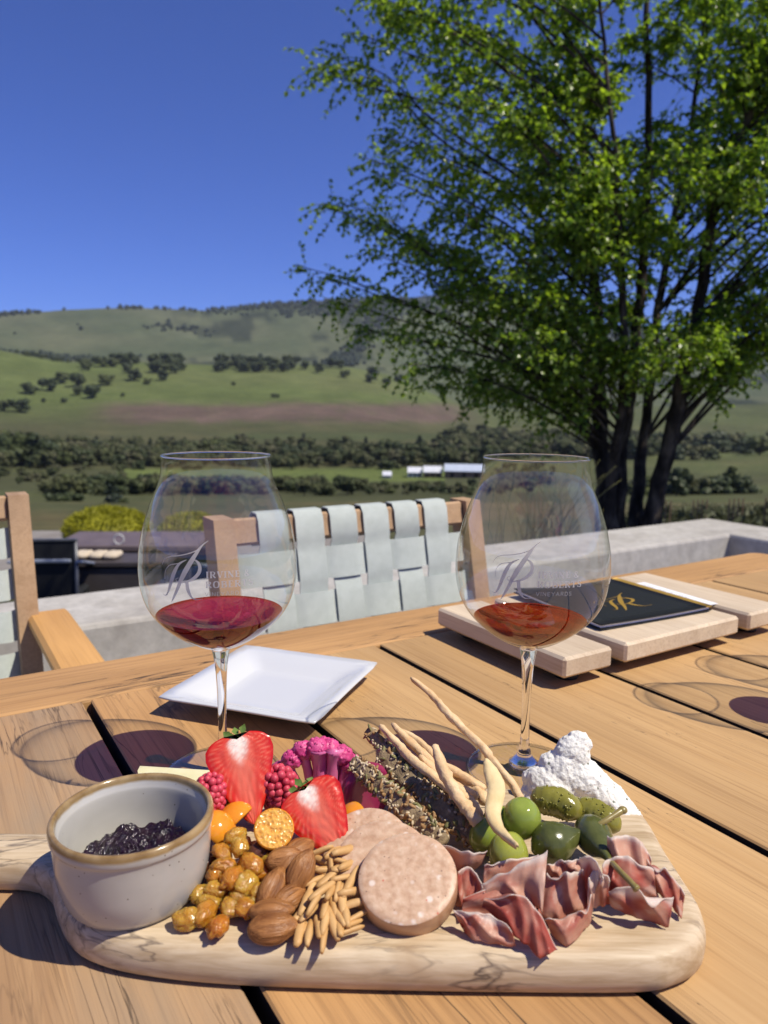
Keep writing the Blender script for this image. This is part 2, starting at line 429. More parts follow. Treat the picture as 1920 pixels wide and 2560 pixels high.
# ------------------------------------------------------------------ chairs
CH = {}
def make_chair(name, label):
    t = empty(name); tag(t, label, 'chair', 'woven patio chairs')
    W = .25; lean = .21; zt_ = .84; za = .64
    def back_pt(x, z, off=0.0): return Vector((x, (z - zt_) * lean + off, z))
    # local origin: middle of the chair below the top of its back; y points away from the table
    for sx in (-1, 1):
        mb = MB(); a = back_pt(sx * (W - .016), zt_, 0); b_ = back_pt(sx * (W - .016), .36, 0); c_ = Vector((sx * (W - .016), -.06, 0))
        for p, q in ((a, b_), (b_, c_)):
            vs = []
            for r in (p, q):
                for dx, dy in ((-.016, -.024), (.016, -.024), (.016, .024), (-.016, .024)): vs.append(r + Vector((dx, dy, 0)))
            mb.add(vs, [(0, 1, 2, 3), (7, 6, 5, 4), (0, 4, 5, 1), (1, 5, 6, 2), (2, 6, 7, 3), (3, 7, 4, 0)])
        mb.build('back_post', M['chairwood'], t, smooth=False)
        MB().box((0, 0, 0), (.034, .034, .62), bev=.003).build('front_leg', M['chairwood'], t, smooth=False, loc=(sx * (W - .016), -.53, .31))
        mb = MB(); mb.box((0, 0, 0), (.066, .50, .022), bev=.006)
        mb.build('armrest', M['armwood'], t, smooth=False, loc=(sx * (W + .016), -.292, za - .011))
    R = Matrix.Rotation(-math.atan(lean), 3, 'X')
    MB().box(back_pt(0, zt_ - .024, 0), (2 * W - .064, .026, .042), R=R, bev=.004).build('top_rail', M['chairwood'], t, smooth=False)
    MB().box(back_pt(0, .44, 0), (2 * W - .064, .026, .042), R=R, bev=.004).build('lower_rail', M['chairwood'], t, smooth=False)
    # woven straps on the back
    xs = [-.154 + .0615 * i for i in range(6)]; zs = [zt_ - .0805 - .0685 * j for j in range(5)]
    def ribbon(pts, wid, across, thick=.0022):
        mb = MB(); vs = []; ac = Vector(across)
        k = len(pts)
        for i in range(k):
            tg = (pts[min(i + 1, k - 1)] - pts[max(i - 1, 0)]).normalized(); nr = tg.cross(ac).normalized()
            for a_, b_ in ((-1, -1), (1, -1), (1, 1), (-1, 1)): vs.append(pts[i] + ac * (a_ * wid / 2) + nr * (b_ * thick / 2))
        fs = []
        for i in range(k - 1):
            for j in range(4): fs.append((i * 4 + j, i * 4 + (j + 1) % 4, i * 4 + 4 + (j + 1) % 4, i * 4 + 4 + j))
        fs += [(3, 2, 1, 0), tuple((k - 1) * 4 + j for j in range(4))]
        return mb.add(vs, fs)
    def front(i, j): return 1 if (i + j) % 2 == 1 else -1       # +1: upright strap in front of row j
    for i, x in enumerate(xs):
        pts = [back_pt(x, zt_ - .05, .018), back_pt(x, zt_ - .004, .017), back_pt(x, zt_ + .0035, .006), back_pt(x, zt_ + .003, -.012), back_pt(x, zt_ - .008, -.0175)]
        base = [back_pt(x, zt_ - .045, -.0165)]
        for j, z in enumerate(zs):
            f = front(i, j)
            for dz in (.028, .016, -.016, -.028): base.append(back_pt(x, z + dz, -.0125 - (.0030 if f > 0 else -.0030) * (1 if abs(dz) < .02 else .5)))
        base.append(back_pt(x, .42, -.014))
        ribbon(pts + base, .0490, (1, 0, 0)).build('strap', M['strap'], t, sharp=50)
    for j, z in enumerate(zs):
        pts = [back_pt(-W + .034, z, -.004), back_pt(-W + .045, z, -.012)]
        for i, x in enumerate(xs):
            f = -front(i, j)
            for dx in (-.027, -.015, .015, .027): pts.append(back_pt(x + dx, z, -.0125 - (.0030 if f > 0 else -.0030) * (1 if abs(dx) < .02 else .5)))
        pts += [back_pt(W - .045, z, -.012), back_pt(W - .034, z, -.004)]
        ribbon(pts, .0515, (0, lean * .98, .98)).build('strap', M['strap'], t, sharp=50)
    for yy in (-.09, -.53): MB().box((0, yy, .40), (2 * W - .07, .03, .04)).build('seat_rail', M['chairwood'], t, smooth=False)
    for i in range(6): MB().box((xs[i], -.31, .424), (.048, .45, .003)).build('seat_strap', M['strap'], t, smooth=False)
    return t
ch1 = make_chair('woven_chair', 'wooden chair with pale grey-green woven strap back, facing the table between the wine glasses')
p = uv(.61, 1.06); ch1.location = (p.x, p.y, 0); ch1.rotation_euler = (0, 0, YAW)
ch2 = copy_tree(ch1); ch2['label'] = 'wooden armchair at the left edge, only its post, bright armrest and strap ends showing'
p = uv(-.093, 1.405); ch2.location = (p.x, p.y, .012); ch2.rotation_euler = (0, 0, YAW)

# ------------------------------------------------------------------ riser tray, menu, plate
ry = empty('riser_tray', (0, 0, ZT), (0, 0, YAW)); tag(ry, 'pale whitewashed wooden riser of three planks on black feet', 'riser')
for (a, b_) in ((.511, .579), (.598, .7935), (.813, .8855)):
    MB().box((0, 0, 0), (b_ - a, .206, .021), bev=.0028).build('plank', M['riserwood'], ry, smooth=False, loc=((a + b_) / 2, .5855, .0225))
for vv in (.515, .655):
    MB().box((0, 0, 0), (.35, .018, .006)).build('cleat', M['black'], ry, smooth=False, loc=(.698, vv, .0092))
for (a, b_) in ((.543, .51), (.543, .66), (.853, .51), (.853, .66)):
    MB().lathe([(0, 0.0005), (.012, .0005), (.0125, .002), (.0125, .010), (.011, .0118), (0, .0118)], 20).build('foot', M['black'], ry, loc=(a, b_, 0))

M['cover'] = noisy('menu_cover', (.012, .0135, .014), (.02, .022, .023), 300, .5, .35, .1, 900, rnd=0)
M['gold'] = flat('gold_edge', (.52, .32, .06), .35, .5, .35)
M['paper'] = flat('paper', (.80, .80, .82), .6, .2)
M['ink'] = flat('ink', (.35, .35, .36), .7, .2)
mn = empty('menu_booklet', (0, 0, ZT), (0, 0, YAW)); tag(mn, 'black menu booklet with gold edge lying on the wooden riser', 'menu')
def menu_z(a, b_):                           # cover sags between its raised edges
    return .0385 + .0105 * max(0, (b_ - .18)) / .6 * 0 + .012 * ((a - .5) ** 2) * 0 + .011 * b_ * b_
def menu_pt(a, b_, dz=0.0):                  # a: 0..1 near edge left to right, b: 0..1 away
    p00, p10, p11, p01 = Vector((.607, .524)), Vector((.7815, .511)), Vector((.795, .664)), Vector((.622, .678))
    q = p00.lerp(p10, a).lerp(p01.lerp(p11, a), b_)
    z = .0385 + .004 * (1 - a) * b_ + dz - .0035 * math.sin(math.pi * a) * (.3 + .7 * b_) + .003
    return Vector((q.x, q.y, z))
def sheet(name, mat, a0, a1, b0, b1, z0, z1, parent, n=10):
    mb = MB(); vs = []
    for z in (z0, z1):
        for i in range(n + 1):
            for j in range(n + 1): vs.append(menu_pt(a0 + (a1 - a0) * i / n, b0 + (b1 - b0) * j / n, z))
    N = (n + 1) ** 2; fs = []
    for i in range(n):
        for j in range(n):
            a = i * (n + 1) + j
            fs.append((a, a + 1, a + n + 2, a + n + 1)); fs.append((N + a, N + a + n + 1, N + a + n + 2, N + a + 1))
    for i in range(n):
        for (p, q) in ((i, i + 1), (N - 1 - i, N - 2 - i)):
            fs.append((p, q, q + N, p + N))
        a, b_ = i * (n + 1), (i + 1) * (n + 1); fs.append((b_, a, a + N, b_ + N))
        a, b_ = a + n, b_ + n; fs.append((a, b_, b_ + N, a + N))
    mb.add(vs, fs); return mb.build(name, mat, parent)
sheet('page_block', M['paper'], .01, .985, .012, .985, -.0052, -.0022, mn)
sheet('cover', M['cover'], 0, .945, 0, 1, -.002, -.0006, mn)
sheet('gold_edge', M['gold'], .945, 1.0, 0, 1, -.002, -.0006, mn)
sheet('back_cover', M['cover'], 0, 1, 0, 1, -.0068, -.0056, mn)
pp = empty('paper_sheet', uv(.7985, .590), (0, 0, YAW - .106)); tag(pp, 'white paper sheet with faint script showing beside the menu booklet', 'paper')
mb = MB(); mb.box((0, 0, 0), (.054, .120, .0006)); mb.build('page', M['paper'], pp, smooth=False, loc=(0, 0, .0336))

# strokes: ribbons with changing width laid on any surface map(x, y) -> point
def stroke(mb, pts, wid, fmap, n=5, m=0):
    P2 = catmull([(p[0], p[1], 0) for p in pts], n); k = len(P2)
    ws = []
    for i in range(k):
        f = i / (k - 1) * (len(wid) - 1); a = min(int(f), len(wid) - 2) if len(wid) > 1 else 0
        ws.append(wid[a] + (wid[min(a + 1, len(wid) - 1)] - wid[a]) * (f - a))
    vs = []
    for i in range(k):
        t_ = (P2[min(i + 1, k - 1)] - P2[max(i - 1, 0)]); t_ = t_.normalized() if t_.length > 1e-9 else Vector((1, 0, 0))
        nn_ = Vector((-t_.y, t_.x, 0)) * (ws[i] / 2)
        for q in (P2[i] - nn_, P2[i] + nn_): vs.append(fmap(q.x, q.y))
    mb.add(vs, [(2 * i, 2 * i + 1, 2 * i + 3, 2 * i + 2) for i in range(k - 1)], m)
MONO = [([(820, 90), (740, 150), (680, 230), (600, 360), (520, 500), (470, 600), (440, 645)], [4, 18, 42, 62, 66, 58, 34]),
        ([(462, 610), (420, 720), (350, 860), (298, 945)], [50, 46, 30, 6]),
        ([(700, 205), (560, 262), (400, 300), (300, 315), (210, 360), (170, 440)], [16, 14, 10, 8, 6, 4]),
        ([(535, 345), (440, 400), (380, 490), (330, 620), (290, 740), (240, 840), (200, 858), (170, 840)], [8, 30, 50, 52, 38, 20, 9, 4]),
        ([(470, 390), (380, 410), (300, 430), (240, 490), (220, 560), (222, 630)], [14, 11, 9, 7, 5, 4]),
        ([(600, 372), (640, 345), (690, 380), (712, 450), (690, 530), (620, 600), (540, 640), (450, 660), (400, 640), (390, 610), (430, 595)], [8, 16, 34, 44, 47, 40, 24, 11, 9, 7, 6]),
        ([(540, 640), (550, 740), (575, 820), (610, 870), (660, 885), (740, 875)], [44, 46, 36, 20, 9, 3])]
# roman capitals with serifs, unit height, as strokes (points, widths)
T_, H_ = .22, .07
def serif(x, y, w=.34): return ([(x - w / 2, y), (x + w / 2, y)], [H_])
GLY = {
 'I': (.36, [([(.18, 0), (.18, 1)], [T_]), serif(.18, .03), serif(.18, .97)]),
 'R': (.86, [([(.2, 0), (.2, 1)], [T_]), serif(.2, .03), serif(.2, .97), ([(.2, .96), (.48, .96), (.66, .86), (.68, .74), (.62, .58), (.45, .52), (.2, .52)], [H_, H_, .16, .2, .16, H_, H_]), ([(.42, .52), (.58, .25), (.78, .02)], [.14, .2, .2])]),
 'V': (.84, [([(.14, 1), (.42, .02)], [T_, T_ * .8]), ([(.72, 1), (.44, .02)], [H_]), serif(.14, .97, .3), serif(.72, .97, .24)]),
 'N': (.9, [([(.16, 0), (.16, 1)], [H_]), ([(.16, .98), (.74, .02)], [T_]), ([(.74, 0), (.74, 1)], [H_]), serif(.16, .03, .26), serif(.74, .97, .26), serif(.12, .97, .2)]),
 'E': (.74, [([(.2, 0), (.2, 1)], [T_]), serif(.2, .03), serif(.2, .97), ([(.2, .97), (.62, .97)], [H_]), ([(.2, .03), (.66, .03)], [H_]), ([(.2, .52), (.5, .52)], [H_]), ([(.62, .97), (.62, .78)], [H_]), ([(.66, .03), (.66, .24)], [H_])]),
 'O': (.98, [([(.48, .98), (.22, .86), (.14, .5), (.22, .14), (.48, .02)], [H_, .17, T_, .17, H_]), ([(.48, .98), (.74, .86), (.82, .5), (.74, .14), (.48, .02)], [H_, .17, T_, .17, H_])]),
 'B': (.84, [([(.2, 0), (.2, 1)], [T_]), serif(.2, .03), serif(.2, .97), ([(.2, .97), (.48, .96), (.64, .84), (.62, .62), (.42, .54), (.2, .54)], [H_, H_, .17, .17, H_, H_]), ([(.2, .53), (.5, .52), (.7, .38), (.68, .14), (.46, .03), (.2, .03)], [H_, H_, .2, .2, H_, H_])]),
 'T': (.82, [([(.4, 0), (.4, 1)], [T_]), serif(.4, .03), ([(.06, .97), (.74, .97)], [H_]), ([(.07, .97), (.07, .72)], [H_]), ([(.73, .97), (.73, .72)], [H_])]),
 'S': (.7, [([(.6, .78), (.52, .94), (.34, .98), (.16, .86), (.18, .66), (.4, .5), (.58, .34), (.58, .12), (.38, .02), (.2, .06), (.1, .24)], [H_, H_, H_, .15, .18, .2, .18, .15, H_, H_, H_]), ([(.6, .96), (.6, .74)], [H_]), ([(.1, .04), (.1, .26)], [H_])]),
 '&': (.8, [([(.74, .3), (.6, .1), (.36, .02), (.14, .14), (.14, .36), (.36, .54), (.54, .72), (.5, .92), (.36, .98), (.22, .88), (.24, .68), (.44, .36), (.72, .03)], [H_, H_, .09, .16, .14, .1, .1, .1, H_, .1, .13, .16, .12])]),
 ' ': (.3, [])}
def roman(mb, text, x0, x1, ytop, ybot, fmap):
    tot = sum(GLY[c][0] for c in text) + .12 * (len(text) - 1); k = (x1 - x0) / tot; h = ybot - ytop; x = x0
    for c in text:
        wd, sts = GLY[c]
        for pts, ws in sts: stroke(mb, [(x + p[0] * k, ybot - p[1] * h) for p in pts], [q * (k + h) / 2 for q in ws], fmap, 4 if len(pts) > 2 else 1)
        x += (wd + .12) * k
SANS = {'V': (.8, [[(.05, 1), (.4, 0), (.75, 1)]]), 'I': (.2, [[(.1, 0), (.1, 1)]]), 'N': (.8, [[(.1, 0), (.1, 1), (.7, 0), (.7, 1)]]),
        'E': (.66, [[(.58, 1), (.1, 1), (.1, 0), (.58, 0)], [(.1, .52), (.52, .52)]]), 'Y': (.76, [[(.05, 1), (.38, .5), (.7, 1)], [(.38, .5), (.38, 0)]]),
        'A': (.8, [[(.05, 0), (.4, 1), (.75, 0)], [(.18, .33), (.62, .33)]]), 'R': (.72, [[(.1, 0), (.1, 1), (.45, 1), (.6, .86), (.6, .66), (.45, .5), (.1, .5)], [(.38, .5), (.64, 0)]]),
        'D': (.8, [[(.1, 0), (.1, 1), (.4, 1), (.64, .8), (.7, .5), (.64, .2), (.4, 0), (.1, 0)]]), 'S': (.62, [[(.54, .84), (.42, .98), (.22, .98), (.1, .8), (.18, .6), (.44, .45), (.54, .24), (.42, .03), (.2, .02), (.07, .16)]])}
def sans(mb, text, x0, x1, ytop, ybot, fmap, wd=.1):
    tot = sum(SANS[c][0] for c in text) + .2 * (len(text) - 1); k = (x1 - x0) / tot; h = ybot - ytop; x = x0
    for c in text:
        for pts in SANS[c][1]:
            for a, b_ in zip(pts, pts[1:]): stroke(mb, [(x + a[0] * k, ybot - a[1] * h), (x + b_[0] * k, ybot - b_[1] * h)], [wd * h], fmap, 1)
        x += (SANS[c][0] + .2) * k
# monogram on the menu cover
mb = MB()
def cmap(x, y):                              # design frame -> booklet cover (reads from the right-hand side)
    a = .50 + (x - 480) / 900 * .55; b_ = .40 + (520 - y) / 900 * .42
    return menu_pt(a, b_, -.0003)
for pts, ws in MONO: stroke(mb, pts, [max(q, 9) for q in ws], cmap)
mb.build('cover_monogram', M['gold'], mn)
mb = MB()
def pmap(x, y): return Vector((.7975 + y * .004, .655 - x * .105, .03395))
xx = 0.0
random.seed(3)
for wl in (5, 3, 2, 4):                       # illegible faint handwriting
    pts = []
    for q in range(wl * 3): pts.append((xx, (.9 if q % 3 == 0 else (.1 if q % 3 == 1 else .45)) + random.uniform(-.15, .15))); xx += .018
    stroke(mb, pts, [.008], lambda x, y: Vector((.018 - y * .006, .050 - x * .085, .03395)), 3); xx += .05
mb.build('handwriting', M['ink'], pp)

# square plate, flaring rim with thickness
pl = MB()
pc = Vector((.2688, .6126)); half = .0765; ang = math.radians(-51.5)
def sq(h, n=9, rr=.12):
    out = []
    for k in range(4):
        for i in range(n):
            t_ = -1 + 2 * i / n
            a = k * math.pi / 2
            x, y = 1.0, t_
            # slightly concave sides, softened corners
            s_ = 1 - .018 * math.cos(t_ * math.pi / 2) - (.022 if abs(t_) > .99 else 0)
            out.append((h * s_ * (x * math.cos(a) - y * math.sin(a)), h * s_ * (x * math.sin(a) + y * math.cos(a))))
    return out
rings = [(.030, .001), (.040, .001), (.042, .002), (.052, .0072), (.066, .0128), (.0755, .0152), (.0763, .0163), (.0757, .0174), (.066, .0152), (.053, .0100), (.0455, .0052), (.0425, .0042), (.030, .0040)]
vs = []; n = 36
for h, z in rings: vs += [(x, y, z) for x, y in sq(h)]
fs = []
for k in range(len(rings) - 1):
    for i in range(n): fs.append((k * n + i, k * n + (i + 1) % n, (k + 1) * n + (i + 1) % n, (k + 1) * n + i))
fs.append(tuple(range(n - 1, -1, -1))); fs.append(tuple((len(rings) - 1) * n + i for i in range(n)))
pl.add(vs, fs)
o = pl.build('square_plate', M['porcelain']); q = uv(pc.x, pc.y); o.location = (q.x, q.y, ZT + .0005); o.rotation_euler = (0, 0, YAW + ang)
tag(o, 'empty white square porcelain plate behind the left wine glass', 'plate')

# ------------------------------------------------------------------ wine glasses
BOWL = [(.235, .0372), (.2262, .0378), (.2173, .0394), (.210, .0424), (.2026, .0456), (.195, .0482), (.1878, .0505), (.180, .0524), (.1731, .0538), (.1655, .0546), (.1583, .0550), (.1535, .0550), (.1485, .0546), (.1437, .0539), (.1387, .0528), (.1337, .0512), (.1288, .0490), (.124, .0460), (.119, .0420), (.114, .0370), (.1092, .0311), (.105, .0250), (.1013, .0186), (.0985, .0125), (.0968, .0072)]
def rb(z):
    for (z0, r0), (z1, r1) in zip(BOWL, BOWL[1:]):
        if z1 <= z <= z0: return r1 + (r0 - r1) * (z - z1) / (z0 - z1)
    return BOWL[0][1] if z > BOWL[0][0] else BOWL[-1][1]
WT = .0010                                   # wall of the bowl
def r_in(z): return max(rb(z) - WT - max(0.0, (.108 - z)) * .35, .0004)
ZB = .1005                                   # bottom of the hollow
def make_glass(x, y, label, logo_phi, logo=True):
    g = empty('wine_glass', (x, y, ZT + .0006)); tag(g, label, 'wine glass', 'large burgundy wine glasses')
    prof = [(p.y, p.x) for p in catmull([(z, r, 0) for z, r in BOWL], 3)]
    MB().lathe(prof[::-1], 96).build('bowl', M['bowl'], g)
    ring = [(.0372 + .0006 * math.cos(a), .2352 + .0006 * math.sin(a)) for a in [2 * math.pi * k / 8 for k in range(8)]]
    MB().lathe(ring, 96, close=True).build('rim', M['solid'], g)
    st = [(0.0, .0985), (.0045, .0978), (.0068, .0964), (.0064, .0945), (.0056, .0905), (.0047, .085), (.0041, .078), (.0036, .068), (.0033, .058), (.0031, .046), (.0031, .034), (.0034, .024), (.0040, .018), (.0052, .0135), (.0066, .0104), (.0088, .0082), (.0112, .0062)]
    st += [(.0114, .0048), (.0090, .0040), (0.0, .0038)]
    MB().lathe(st[::-1], 64).build('stem', M['solid'], g)
    MB().lathe([(.0005, .0046), (.012, .0046), (.024, .0036), (.034, .0027), (.0405, .0021), (.0418, .0016)][::-1], 72).build('foot', M['bowl'], g)
    ring = [(.0416 + .0007 * math.cos(a), .0011 + .0009 * math.sin(a)) for a in [2 * math.pi * k / 8 for k in range(8)]]
    MB().lathe(ring, 72, close=True).build('foot_rim', M['rimglass'], g)
    if logo:
        mb = MB(); f0 = math.atan2(-y, -x)
        def lmap(px_, py_):
            s = (px_ - 780) * 4.95e-5; z = .2450 - (1340 + py_ / 5.925 - 1141) * .000282
            r = rb(z) + .00035; a = f0 + logo_phi + s / .0545
            return Vector((r * math.cos(a), r * math.sin(a), z))
        for pts, ws in MONO: stroke(mb, pts, ws, lmap)
        roman(mb, 'IRVINE &', 788, 1345, 500, 588, lmap); roman(mb, 'ROBERTS', 778, 1388, 632, 722, lmap)
        sans(mb, 'VINEYARDS', 768, 1250, 782, 836, lmap)
        mb.build('etched_logo', M['etch'], g)
    return g
def make_wine(x, y, level, mats, label):
    side = [(0.0, ZB), (r_in(ZB) * .6, ZB + .0002)] + [(r_in(z), z) for z in np.linspace(ZB + .0006, level, 26)]
    top = [(r_in(level), level), (r_in(level) - .0005, level - .0004), (r_in(level) - .0014, level - .0008)] + [(r_in(level) * k, level - .0009) for k in (.9, .6, .3)] + [(0.0, level - .0009)]
    mb = MB().lathe(side, 96, m=0); mb.lathe(top, 96, m=1)
    o = mb.build('red_wine', mats, loc=(x, y, ZT + .0006)); tag(o, label, 'wine')
    return o
G1 = (-.1169, .5157); G2 = (.1074, .5255)
make_glass(*G1, 'stemmed wine glass on the left, etched lettering, standing before the white plate', math.radians(-9))
make_glass(*G2, 'stemmed wine glass on the right, etched lettering, standing before the wooden riser', math.radians(4))
make_wine(*G1, .1232, M['wine_a'], 'pinkish ruby red wine in the left wine glass')
make_wine(*G2, .1185, M['wine_b'], 'brownish garnet red wine in the right wine glass')
# two more glasses stand just past the right edge of the view; their shadows fall into it
G3 = (.4190, .6164); G4 = (.5135, .7004)
make_glass(*G3, 'wine glass just beyond the right edge, only its ring shadow showing', 0.0, logo=False)
make_wine(*G3, .1115, M['wine_b'], 'red wine in the nearer glass beyond the right edge')
make_glass(*G4, 'farther wine glass beyond the right edge, only a shadow tip showing', 0.0, logo=False)
# ------------------------------------------------------------------ terrain
RS = [6, 8, 15, 40, 80, 200, 330, 450, 650, 900, 1100, 1300, 1450, 1900, 2400, 3300, 4200, 6500]
near = [1330, 1260, 1195, 1142, 1106, 1062, 1034, 1002]
COLS = {-500: [962, 905, 850, 800, 735, 760, 740, 690, 690, 700], 0: [960, 905, 850, 800, 752, 770, 748, 680, 678, 690], 150: [960, 905, 855, 805, 779, 790, 760, 669, 682, 690],
        300: [960, 905, 850, 802, 781, 795, 762, 666, 678, 690], 450: [960, 905, 850, 806, 786, 795, 768, 669, 676, 690], 600: [960, 908, 855, 808, 786, 796, 768, 655, 668, 690],
        750: [962, 910, 860, 813, 791, 800, 772, 647, 658, 690], 830: [965, 915, 870, 830, 806, 806, 775, 641, 650, 690], 900: [968, 925, 886, 856, 840, 830, 785, 648, 638, 690],
        1000: [970, 945, 925, 905, 893, 852, 795, 690, 625, 690], 1100: [975, 955, 940, 925, 906, 862, 802, 722, 642, 690], 1300: [980, 960, 945, 925, 900, 862, 812, 762, 702, 700],
        1500: [980, 960, 945, 920, 890, 852, 812, 772, 742, 720], 1659: [976, 955, 940, 915, 886, 852, 817, 786, 773, 740], 2200: [976, 955, 940, 915, 880, 840, 800, 770, 760, 740]}
XC = sorted(COLS); LR = np.log(np.array(RS, float))
TAB = np.array([near + COLS[x] for x in XC], float)
def ycol(x, r):
    lr = math.log(max(r, 6.0))
    col = np.array([np.interp(lr, LR, TAB[i]) for i in range(len(XC))])
    return float(np.interp(x, XC, col))
def x_of_az(az): return 829.5 + 1602.2 * math.tan(max(-1.25, min(1.25, az))) if abs(az) < 1.25 else (829.5 + 1602.2 * math.tan(math.copysign(1.25, az)))
def elev_of(x, y):
    d = ray(max(-500, min(2200, x)), y); return d.z / math.hypot(d.x, d.y)
def ground_z(px_, py_):
    r = math.hypot(px_, py_); az = math.atan2(px_, py_)
    x = x_of_az(az); y = ycol(x, r)
    z = CAMH + r * elev_of(x, y)
    k = r * (.004 if r > 900 else .0022)
    return z + k * fbm((px_ / (r * .16 + 20), py_ / (r * .16 + 20), .3), 1.0, 2.0, 3), x, y
def smooth01(a, b, t): t = min(1, max(0, (t - a) / (b - a))); return t * t * (3 - 2 * t)
def mixc(a, b, f): return tuple(a[i] * (1 - f) + b[i] * f for i in range(3))
GREEN, OLIVE, DRY, PURP, FAR, WOODS, MOUNT = (.102, .130, .046), (.074, .080, .040), (.135, .112, .060), (.120, .088, .074), (.080, .100, .056), (.026, .036, .024), (.022, .030, .030)
def cover(x, y, r, p):
    n = fbm((p.x / 90, p.y / 90, 0), 1, 5, 4); n2 = fbm((p.x / 420, p.y / 420, 1), 1, 9, 4); s_ = fbm((x / 60, y / 14, 2), 1, 3, 4)
    if r < 120: c = mixc(DRY, OLIVE, smooth01(-.3, .3, n + .3 * s_))
    elif r < 420:
        c = mixc(OLIVE, GREEN, .55 * smooth01(-.1, .5, n))
        if 250 < x < 960: c = mixc(c, (.118, .150, .048), smooth01(285, 310, r) * (1 - smooth01(395, 420, r)))
    elif r < 1600:
        c = mixc(OLIVE, GREEN, smooth01(930, 850, y) if x < 1050 else .45 + .4 * n)
        band = smooth01(160, 300, x) * (1 - smooth01(930, 1060, x)) * smooth01(864 + 14 * s_, 880 + 14 * s_, y) * (1 - smooth01(902 + 10 * s_, 920 + 10 * s_, y))
        c = mixc(c, PURP, min(1, band * (1.0 + .8 * s_)))
        c = mixc(c, DRY, max(0, .25 + .9 * s_) * .45 * smooth01(905, 925, y))
        dk = smooth01(450, 520, x) * smooth01(932, 938, y + 3 * s_) * (1 - smooth01(948, 954, y + 3 * s_)); c = mixc(c, (.07, .09, .04), .7 * dk)
        if y < 850: c = mixc(c, (.150, .150, .075), max(0, n2 + .1))
    else:
        c = mixc(FAR, (.118, .130, .076), smooth01(-.3, .3, n2))
        f = smooth01(.02, .16, s_ + 1.0 * n2 + .55 * smooth01(330, 700, x) * (1 - smooth01(655, 715, y + .1 * (x - 600))) - .10)
        f2 = smooth01(.0, .2, n2 + .35 * s_ + .6 * max(0, 1 - abs((x - 760) - (760 - y) * .9) / 55) - .28)
        c = mixc(c, WOODS, .8 * max(f * smooth01(300, 480, x), f2 * smooth01(640, 720, x)))
        if x > 1050: c = mixc(c, WOODS, .6 * smooth01(.0, .2, n2 + s_ * .4))
        if r > 3600: c = mixc(c, MOUNT, smooth01(3600, 3900, r))
    k = 1 + .35 * n
    return tuple(v_ * k for v_ in c)
azs = list(np.radians(np.linspace(-180, -34, 40))[:-1]) + list(np.radians(np.linspace(-34, 36, 360))) + list(np.radians(np.linspace(36, 180, 40))[1:-1])
rr_ = list(np.exp(np.linspace(math.log(6), math.log(6500), 190)))
vs = []; cols = []
for r in rr_:
    for az in azs:
        x_, y_ = r * math.sin(az), r * math.cos(az); z_, xi, yi = ground_z(x_, y_)
        vs.append((x_, y_, z_)); cols.append(cover(xi, yi, r, Vector((x_, y_, 0))))
na = len(azs); fs = []
for i in range(len(rr_) - 1):
    for j in range(na):
        j2 = (j + 1) % na; fs.append((i * na + j, (i + 1) * na + j, (i + 1) * na + j2, i * na + j2))
fs.append(tuple(range(na)))
vs_land = vs
me = D.meshes.new('hills'); me.from_pydata(vs, [], [f[::-1] for f in fs]); 
ca = me.color_attributes.new('cover', 'FLOAT_COLOR', 'POINT')
ca.data.foreach_set('color', np.array([(*c, 1) for c in cols], dtype=np.float32).ravel())
me.polygons.foreach_set('use_smooth', [True] * len(fs)); me.update()
t = NT('land'); at_ = t.n('Attribute'); at_.attribute_name = 'cover'
n1 = t.noise(t.coord('Object', (.35, .35, .35)), 1, 5); n2 = t.noise(t.coord('Object', (.03, .03, .03)), 1, 5)
c = t.mix(at_.outputs['Color'], t.ramp(n1.outputs[0], [(.3, (.72, .74, .70)), (.7, (1.25, 1.22, 1.2))]), 1.0, 'MULTIPLY')
c = t.mix(c, t.ramp(n2.outputs[0], [(.3, (.82, .84, .82)), (.7, (1.15, 1.12, 1.1))]), 1.0, 'MULTIPLY')
t.fin(c, .95, .05); me.materials.append(t.m)
hills = link('hills', me); tag(hills, kind='structure')

# ------------------------------------------------------------------ trees of the valley and hillside
def leaf_mat(name, lo, hi, trans=.35, scale=.9, rough=.55):
    t = NT(name); oi = t.n('ObjectInfo'); v = t.coord('Object', (1, 1, 1), 20.0); n = t.noise(v, scale, 4)
    c = t.ramp(n.outputs[0], [(.3, lo), (.7, hi)])
    c = t.mix(c, t.ramp(oi.outputs['Random'], [(0, (.75, .78, .8)), (.5, (1, 1, 1)), (1, (1.25, 1.15, .9))]), 1.0, 'MULTIPLY')
    t.fin(c, rough, .25)
    if trans:
        tl = t.n('BsdfTranslucent', Color=c); mx = t.n('MixShader', i0=trans, i1=t.b.outputs[0], i2=tl.outputs[0]); t.t.links.new(mx.outputs[0], t.out.inputs[0])
    return t.m
M['far_leaf'] = leaf_mat('far_leaf', (.036, .052, .022), (.082, .104, .040), .15, .35)
M['far_leaf2'] = leaf_mat('far_leaf_olive', (.055, .065, .030), (.105, .115, .050), .15, .35)
M['far_conifer'] = leaf_mat('far_conifer', (.022, .034, .022), (.045, .06, .036), .08, .4)
M['bark'] = noisy('bark', (.02, .016, .013), (.075, .06, .05), 22, .9, .1, .6, 60, stretch=(1, 1, .25), bdist=.006)
t = NT('mix_leaf'); nA = t.noise(t.coord('Object', (.06, .06, .06)), 1, 3); nB = t.noise(t.coord('Object', (.5, .5, .5)), 1, 4)
c = t.mix(t.ramp(nA.outputs[0], [(.35, (.038, .052, .024)), (.5, (.075, .086, .040)), (.65, (.100, .100, .060))]), t.ramp(nB.outputs[0], [(.3, (.6, .62, .6)), (.7, (1.35, 1.3, 1.2))]), 1.0, 'MULTIPLY'); M['mix_leaf'] = t.fin(c, .7, .1)
